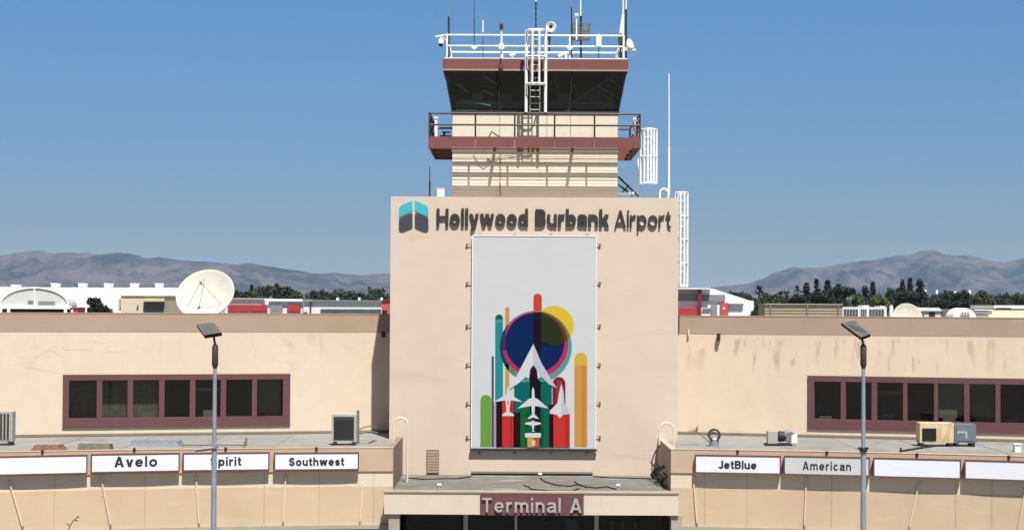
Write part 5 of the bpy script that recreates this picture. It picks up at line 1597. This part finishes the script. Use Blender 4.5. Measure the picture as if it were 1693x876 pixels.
# white gabled hangar right of the tower
D = 240
r_ = bthing('gabled_hangar', 1190, D, 'white gabled hangar with red trim right of the tower', 'hangar')
xa, xp, xe, xr = X(1100, D, 480), X(1180, D, 478), X(1240, D, 497), X(1246.5, D, 497)
zp, ze = P(1180, 477.5, D).z, P(1240, 497, D).z
mb = MB(); mb.prism([(xa, 0), (xr, 0), (xr, ze), (xe, ze), (xp, zp), (xa, P(1100, 478.5, D).z)], Frame((0, D), 0), -40, 0); mb.build('walls', M['hangar_white'], r_)
mb = MB(); pb(mb, 1100, 1176, 476.3, D - 1.2, 3, 477.9); mb.build('roof_edge', M['hangar_white'], r_)
mb = MB(); pb(mb, 1100, 1160, 478.3, D - .5, .4, 484.5); mb.build('roof_fascia', M['mauve'], r_)
mb = MB(); pb(mb, 1100, 1199, 487, D - .25, .2, 497.5); mb.build('clerestory', M['bg_grey'], r_)
mb = MB(); pb(mb, 1154.5, 1159.5, 478, D - .9, .35, 530); mb.build('red_column', M['deep_red'], r_)
mb = MB(); pb(mb, 1100, 1160, 508.5, D - .6, .5, 530); mb.build('red_band', M['red'], r_)
mb = MB(); pb(mb, 1191, 1204, 500.5, D - .3, .25, 530); pb(mb, 1195.5, 1198.5, 508, D - .36, .05, 511.5, 1); mb.build('red_door', [M['bright_red'], M['hangar_white']], r_)
mb = MB(); pb(mb, 1162, 1175, 509, D - .3, .25, 511.5); pb(mb, 1176, 1186, 503, D - .3, .25, 530); pb(mb, 1204.5, 1230, 501.5, D - .5, .45, 503.5); mb.each('grey_opening', M['bg_grey'], r_)
mb = MB()
for px in (1212, 1222, 1231): pb(mb, px, px + .5, 504, D - .05, .04, 530)
mb.each('wall_seam', M['pale_wall'], r_)
# khaki warehouse
D = 190
r_ = bthing('warehouse', 1330, D, 'long khaki metal warehouse behind the right wing', 'warehouse')
mb = MB(); pb(mb, 1264.5, 1393, 503.5, D, 5); mb.build('walls', M['khaki'], r_)
mb = MB(); pb(mb, 1264, 1394, 502.3, D - .15, 5.3, 503.3); mb.build('roof_edge', M['beige'], r_)
mb = MB()
for px in (1273, 1334, 1385): pb(mb, px, px + 2.2, 504, D - .12, .1, 530)
mb.each('pilaster', M['taupe'], r_)
mb = MB()
for k in range(4): pb(mb, 1265, 1392, 508 + k * 4.6, D - .06, .04, 508.4 + k * 4.6)
mb.build('cladding_lap', M['taupe'], r_)
# glazed building
D = 200
r_ = bthing('office_building', 1432, D, 'white framed building with a grid of small windows behind the right lamp post', 'building')
mb = MB(); pb(mb, 1393.5, 1466, 507.5, D, 12); mb.build('walls', M['pale_wall'], r_)
for a, c, n in ((1395, 1419, 5), (1423, 1433, 3), (1437, 1462, 5)):
    for k in range(n):
        for y0, y1 in ((511, 517.5), (518.8, 526)):
            w_ = (c - a) / n; mb = MB(); pb(mb, a + k * w_ + .5, a + (k + 1) * w_ - .5, y0, D - .08, .05, y1); mb.build('window', M['bg_glass'], r_)
mb = MB(); pb(mb, 1426, 1437, 504.8, D + 1, 3, 507.3); pb(mb, 1455, 1464, 506, D + 1, 3, 507.3); mb.each('roof_unit', M['hangar_white'], r_)
D = 205
q = P(1473.5, 526, D)
mb = MB(); zt_ = P(1473.5, 504.5, D).z; rr = 3.4 * D / F_PX
mb.lathe([(0, zt_), (rr * .6, zt_), (rr, zt_ - .3), (rr, 5.0), (0, 5.0)], Vector((q.x, D, 0)), n=14)
for k in range(4):
    a = math.pi / 4 + k * math.pi / 2; mb.tube((q.x + rr * .9 * math.cos(a), D + rr * .9 * math.sin(a), 0), (q.x + rr * .9 * math.cos(a), D + rr * .9 * math.sin(a), 5.1), .05, n=6)
tag(mb.build('water_tank', M['pale_wall'], smooth=True), 'small white upright tank between the window grid building and the weathered dish', 'tank')
# white quonset
D = 225
r_ = bthing('round_roof_shed', 1595, D, 'white round topped shed with one small grid window at far right', 'shed')
cx = X(1595, D, 520); Rw = 20 * D / F_PX; zs, zt_ = P(1595, 529, D).z, P(1595, 509, D).z
arc = [(cx + Rw * math.cos(math.pi * k / 18), zs + (zt_ - zs) * math.sin(math.pi * k / 18)) for k in range(19)]
MB().prism([(cx + Rw, 0)] + arc + [(cx - Rw, 0)], Frame((0, D), 0), -4, 0).build('shell', M['hangar_white'], r_)
mb = MB(); pb(mb, 1588.5, 1603.5, 516, D - .1, .07, 522.5); wn = mb.build('window', M['bg_grey'], r_)
mb = MB()
for k in range(4): pb(mb, 1588.5 + k * 4.7, 1589.2 + k * 4.7, 515.8, D - .16, .05, 522.7)
pb(mb, 1588.3, 1603.7, 519, D - .14, .02, 519.6); mb.build('frame', M['hangar_white'], wn)
D = 260
r_ = bthing('low_hall', 1680, D, 'long low beige hall with a dark gap under its roof at the right edge', 'building')
mb = MB(); pb(mb, 1612, 1800, 513, D, 20); mb.build('walls', M['beige'], r_)
mb = MB(); pb(mb, 1644, 1800, 505, D + 6, 14, 510.5); mb.build('upper_roof', M['pale_wall'], r_)
mb = MB(); pb(mb, 1648, 1672, 509, D + 5.6, .3, 512.8); mb.build('opening', M['dark_gap'], r_)
mb = MB(); pb(mb, 1612, 1636, 515.5, D - .3, .28, 518); pb(mb, 1612, 1632, 521, D - .3, .28, 524.5); mb.each('strip_window', M['bg_grey'], r_)
mb = MB(); pb(mb, 1611, 1800, 525.5, D - 2, 1.9, 530); pb(mb, 1611, 1642, 511.5, D - .3, 20.3, 512.9); mb.build('roof_edge', M['hangar_white'], r_)
D = 300
r_ = bthing('small_house', 1543, D, 'small pale roofed house among the trees between the two domes', 'house')
mb = MB(); pb(mb, 1528, 1556, 514, D, 8); mb.build('walls', M['arch_grey'], r_)
xa, xb = X(1526, D, 510), X(1558, D, 510); za, zb = P(1540, 514, D).z, P(1540, 508.5, D).z
MB().prism([(xa, za + .01), (xb, za + .01), ((xa + xb) / 2 + 1, zb), ((xa + xb) / 2 - 1, zb)], Frame((0, D), 0), -8.4, .3).build('roof', M['pale_wall'], r_)
mb = MB(); pb(mb, 1536, 1546, 516, D - .1, .08, 524); mb.build('window', M['dark_gap'], r_)
# floodlight masts
for px, lb in ((1530, 'slim mast with a white lamp head, leftmost of the far row'), (1548.5, 'slim mast with a white lamp head, second from left in the far row'),
               (1579, 'slim mast with a small low lamp head, third in the far row'), (1603, 'slim mast with a white lamp head, rightmost of the far row')):
    D = 560
    root = thing('light_mast', (X(px, D, 490), D, 0), lb, 'light mast', 'far light masts')
    z = P(px, 483, D).z; x = X(px, D, 490)
    MB().tube((x, D, 0), (x, D, z), .16, .1, n=6).build('pole', M['bg_grey'], root)
    MB().box(x - .32, x + .32, D - .5, D - .1, z - .5, z + (.7 if px != 1579 else .3)).tube((x, D, z - .2), (x, D - .2, z - .1), .1, n=5).build('lamp_head', M['hangar_white'], root)

# ================================================================== TREES
def crown_mesh(kind, h, wdt, seed):
    """(trunk MB, crown MB) for a tree of height h and crown width wdt standing at the origin"""
    rnd = random.Random(seed); t, c = MB(), MB()
    def leaf(p, s, up=.3):
        d = Vector((rnd.gauss(0, 1), rnd.gauss(0, 1), rnd.gauss(0, 1) + up)).normalized()
        e = d.cross(Vector((rnd.gauss(0, 1), rnd.gauss(0, 1), rnd.gauss(0, 1)))).normalized(); f = d.cross(e)
        a, b_ = s * rnd.uniform(.6, 1.2), s * rnd.uniform(.4, .9)
        c.quad(p - e * a, p - f * b_, p + e * a, p + f * b_)
    if kind == 'conifer':
        t.tube((0, 0, 0), (0, 0, h * .97), h * .022, .04, n=7)
        nl = int(h * 2.2)
        for k in range(nl):
            q = (k + .5) / nl; z = h * (.12 + .87 * q); r = wdt / 2 * (.05 + .95 * min(1, (1 - q) / .42) ** .9) * rnd.uniform(.6, 1.2)
            nb = 7
            for j in range(nb):
                a = rnd.uniform(0, 6.28); end = Vector((math.cos(a) * r, math.sin(a) * r, z - r * .18)); st_ = Vector((0, 0, z))
                if r > .6: t.tube(st_, end, .05, .02, n=4)
                for _ in range(max(3, int(5 * r))):
                    w_ = rnd.uniform(.15, 1.05); p = st_.lerp(end, w_) + Vector((rnd.gauss(0, .16), rnd.gauss(0, .16), rnd.gauss(0, .15)))
                    leaf(p, rnd.uniform(.3, .6), 1.0)
    elif kind == 'palm':
        t.tube((0, 0, 0), (.2, 0, h * .5), .28, .22, n=7); t.tube((.2, 0, h * .5), (.1, .1, h * .93), .22, .2, n=7)
        top = Vector((.1, .1, h * .93)); L_ = wdt / 2
        for k in range(44):
            a = rnd.uniform(0, 6.28); el = rnd.uniform(-.9, 1.3); ln = L_ * rnd.uniform(.8, 1.1)
            prev = top; d = Vector((math.cos(a) * math.cos(el), math.sin(a) * math.cos(el), math.sin(el)))
            sd = d.cross(Vector((0, 0, 1))).normalized()
            for s in range(5):
                nx_ = prev + d * ln / 5; d = (d + Vector((0, 0, -.16))).normalized(); w_ = .28 * (1 - abs(s - 2) / 4)
                c.quad(prev - sd * w_, prev + sd * w_, nx_ + sd * w_ * .8, nx_ - sd * w_ * .8); prev = nx_
    else:
        flat = kind == 'flat'
        dep = min(h * .75, wdt * (.80 if flat else 1.05))         # depth of the crown
        z0 = h - dep
        t.tube((0, 0, 0), (.1, .05, z0 + dep * .3), h * .022 + .05, h * .014 + .03, n=8)
        blobs = []
        for k in range(34):
            d = Vector((rnd.gauss(0, 1), rnd.gauss(0, 1), rnd.gauss(0, 1))).normalized() * rnd.random() ** .4
            br = rnd.uniform(.10, .19) * wdt
            ct = Vector((d.x * (wdt / 2 - br * .6), d.y * (wdt / 2 - br * .6), z0 + dep / 2 + d.z * (dep / 2 - br * .75) + rnd.uniform(-.03, .03) * dep))
            blobs.append((ct, br))
            t.tube((.1, .05, z0 + dep * .1), ct, .02 * wdt * .5 + .02, .03, n=5)
        n_leaf = 3400
        tot = sum(b_[1] ** 2 for b_ in blobs)
        for ct, br in blobs:
            for _ in range(int(n_leaf * br * br / tot)):
                d = Vector((rnd.gauss(0, 1), rnd.gauss(0, 1), rnd.gauss(0, .8))).normalized()
                leaf(ct + d * br * rnd.random() ** .35, rnd.uniform(.2, .45) * (wdt / 9) ** .6)
    return t, c
PROTO = {}
def tree(kind, px, py_top, D, wpx, m, label, cat='tree', group='trees across the airfield', seed=0):
    h = max(P(px, py_top, D).z, 2.5); wd = wpx * D / F_PX * (1.5 if kind in ('round', 'conifer') else 1.25)
    h += .10 * wd if kind in ('round', 'flat', 'bush') else 0
    root = thing({'conifer': 'conifer_tree', 'palm': 'palm_tree', 'flat': 'spreading_tree', 'round': 'broadleaf_tree', 'bush': 'bush'}[kind],
                 (X(px, D, 505), D, 0), label, cat, group, rz=random.uniform(0, 6.28))
    key = (kind, m, seed)
    if key not in PROTO:
        t, c = crown_mesh('round' if kind == 'bush' else kind, h, wd, seed * 13 + len(PROTO))
        L = root.location.copy(); root.location = (0, 0, 0)
        a = t.build('trunk', M['bark'], root); e = c.build('crown', M[m], root)
        root.location = L
        PROTO[key] = (a, e, h, wd)
    else:
        a, e, h0, w0 = PROTO[key]
        root.scale = (wd / w0, wd / w0, h / h0)
        for s in (a, e):
            k = s.copy(); sc.collection.objects.link(k); k.parent = root
    return root
TG = 'trees across the airfield'
# left
tree('bush', 163, 493, 175, 36, 'leaf_dark', 'dark round bush in front of the long white hangar', 'bush')
tree('bush', 289, 502, 165, 24, 'leaf_dark', 'small dark bush at the left foot of the large dish', 'bush')
tree('flat', 404, 481, 430, 44, 'leaf_dark', 'dark spreading tree just right of the large dish', seed=1)
tree('flat', 436, 478, 440, 50, 'leaf', 'spreading tree behind the red bayed building, left half of its clump', seed=2)
tree('flat', 466, 474, 430, 56, 'leaf_dark', 'tallest spreading tree of the clump behind the red bayed building', seed=1)
tree('flat', 491, 486, 440, 26, 'leaf', 'low spreading tree at the right end of the clump behind the red bays', seed=2)
tree('conifer', 416, 470, 520, 11, 'needle', 'small dark conifer top over the left clump of spreading trees', seed=1)
tree('palm', 457.5, 467, 520, 14, 'palm', 'stubby palm top over the left clump of spreading trees', seed=1)
tree('flat', 533, 480, 430, 44, 'leaf_dark', 'dark spreading tree over the left end of the white hall', seed=1)
tree('flat', 562, 482, 440, 44, 'leaf', 'spreading tree over the middle of the white hall', seed=2)
tree('flat', 593, 483, 430, 44, 'leaf_dark', 'spreading tree over the right half of the white hall', seed=1)
tree('flat', 624, 481, 440, 44, 'leaf', 'spreading tree next to the narrow red building by the tower', seed=2)
tree('palm', 611, 472.5, 520, 12, 'palm', 'lone palm above the right half of the white hall', seed=1)
tree('round', 629, 476, 480, 14, 'leaf_dark', 'round dark tree top beside the lone palm near the tower', seed=3)
# right
W = 'dark rounded tree in the tree belt behind the khaki warehouse'
tree('round', 1203, 481, 620, 12, 'leaf_dark', 'far small tree above the slope of the gabled hangar roof', seed=3)
tree('round', 1217, 482, 560, 22, 'leaf_dark', 'far dark tree at the right eave of the gabled hangar', seed=4)
tree('round', 1236, 486, 500, 26, 'leaf', 'tree just behind the right corner of the gabled hangar', seed=3)
tree('round', 1256, 492, 240, 26, 'leaf', 'full dark green tree in the gap between the gabled hangar and the warehouse', seed=3)
tree('palm', 1254, 471, 420, 20, 'palm', 'large fan palm above the gap beside the gabled hangar', seed=1)
tree('palm', 1290, 480, 420, 18, 'palm', 'pale low palm, left of a close pair over the warehouse', seed=1)
tree('palm', 1301, 479, 400, 18, 'palm', 'pale low palm, right of a close pair over the warehouse', seed=1)
tree('palm', 1318, 470, 430, 13, 'palm', 'tall slim palm left of the three warehouse conifers', seed=1)
for px, py, wpx, m, sd in ((1272, 485, 30, 'leaf', 3), (1292, 487, 28, 'leaf', 4), (1312, 488, 28, 'leaf_dark', 3), (1332, 488, 28, 'leaf_dark', 4), (1352, 486, 28, 'leaf_dark', 3)):
    tree('round', px, py, 410, wpx, m, W, group='rounded trees behind the khaki warehouse', seed=sd)
tree('conifer', 1333.5, 467, 450, 18, 'needle', 'broad conifer, left of the three over the warehouse', seed=1)
tree('conifer', 1350, 460.5, 450, 16, 'needle', 'tallest conifer of the three over the warehouse', seed=2)
tree('conifer', 1368, 463, 450, 17, 'needle', 'conifer, right of the three over the warehouse', seed=1)
tree('round', 1380, 476, 430, 24, 'leaf_dark', 'dark tree right of the warehouse conifers', seed=4)
tree('round', 1396, 471, 410, 26, 'leaf_dark', 'tall dark rounded tree at the right end of the warehouse', seed=3)
tree('round', 1418, 486, 430, 16, 'leaf_bright', 'small lighter green tree behind the left end of the window grid building', seed=4)
tree('conifer', 1430, 472, 450, 17, 'needle', 'shorter conifer of the pair behind the right lamp post', seed=1)
tree('conifer', 1443, 464.5, 450, 17, 'needle', 'taller conifer of the pair behind the right lamp post', seed=2)
tree('round', 1436, 488, 420, 24, 'leaf', 'green tree at the feet of the conifer pair', seed=3)
tree('round', 1457, 482, 400, 26, 'leaf_bright', 'bright green rounded tree behind the window grid building', seed=3)
tree('round', 1480, 476, 420, 26, 'leaf_dark', 'dark rounded tree left of the three tall conifers', seed=4)
tree('conifer', 1492, 461.5, 450, 13, 'needle', 'slim conifer, left of the three behind the weathered dish', seed=1)
tree('conifer', 1504.5, 458, 450, 17, 'needle', 'tallest conifer of the three behind the weathered dish', seed=2)
tree('conifer', 1520.5, 461, 450, 18, 'needle', 'broad conifer, right of the three behind the weathered dish', seed=1)
tree('round', 1502, 482, 400, 34, 'leaf_dark', 'dark tree mass at the feet of the three conifers', seed=3)
tree('round', 1524, 483, 400, 26, 'leaf_dark', 'dark tree right of the three conifers, by the small house', seed=4)
tree('round', 1544, 487, 430, 24, 'leaf', 'tree below the two left light masts', seed=3)
tree('round', 1564, 481, 400, 28, 'leaf_dark', 'tall dark tree between the light masts', seed=4)
tree('round', 1583, 481.5, 400, 30, 'leaf_dark', 'broad dark tree above the white round topped shed', seed=3)
tree('round', 1604, 486, 430, 24, 'leaf', 'green tree below the rightmost light mast', seed=4)
tree('round', 1624, 480.5, 400, 32, 'leaf', 'broad green tree left of the low beige hall', seed=3)
tree('round', 1642, 486, 420, 24, 'leaf_dark', 'dark tree over the left end of the low beige hall', seed=4)
tree('round', 1659, 483, 470, 13, 'leaf_dark', 'slim dark tree over the low beige hall', seed=3)
tree('round', 1674, 485, 480, 18, 'leaf_dark', 'small dark tree over the low beige hall, beside its slim neighbour', seed=4)
tree('round', 1687, 484, 470, 18, 'leaf', 'tree over the low beige hall at the right edge', seed=4)
tree('round', 1668, 496, 420, 34, 'leaf', 'low wide tree hugging the roof of the low beige hall', seed=3)
tree('round', 1553, 494, 330, 30, 'leaf_dark', 'dark low tree beside the small house roof', seed=4)
tree('round', 1580, 497, 330, 34, 'leaf_dark', 'dark low tree just behind the white round topped shed', seed=3)
# distant ground cover of the valley floor, reads as one mass
mb = MB(); rnd = random.Random(5)
for k in range(5200):
    y = rnd.uniform(560, 1500); x = rnd.uniform(-.42, .46) * y
    right = x / y > .128
    hh = rnd.uniform(.72, 1.0) * (CAM_H + (y * (rnd.uniform(11, 17) if right else 3) / F_PX))
    c0 = Vector((x, y, hh * .62))
    for s in range(14):
        d = Vector((rnd.gauss(0, 1), rnd.gauss(0, 1), rnd.gauss(0, 1))).normalized(); p = c0 + Vector((d.x * 3.4, d.y * 3.4, d.z * hh * .36))
        e = Vector((rnd.gauss(0, 1), rnd.gauss(0, 1), rnd.gauss(0, .5))).normalized(); f = d.cross(e).normalized(); r = rnd.uniform(.9, 1.9)
        mb.quad(p - e * r, p - f * r * .7, p + e * r, p + f * r * .7)
tag(mb.build('distant_woodland', M['leaf_dark']), kind='stuff')

# ================================================================== HAZE
hz = MB(); hz.box(-7600, 7600, -400, 13200, -1.5, 420)
hm = bpy.data.materials.new('valley_haze'); hm.use_nodes = True
n = hm.node_tree; n.nodes.clear()
out = n.nodes.new('ShaderNodeOutputMaterial'); pv = n.nodes.new('ShaderNodeVolumePrincipled')
pv.inputs['Color'].default_value = (.36, .53, .86, 1)
pv.inputs['Density'].default_value = 0.000042
pv.inputs['Anisotropy'].default_value = 0.0
n.links.new(pv.outputs[0], out.inputs['Volume'])
tag(hz.build('haze', hm), kind='stuff')
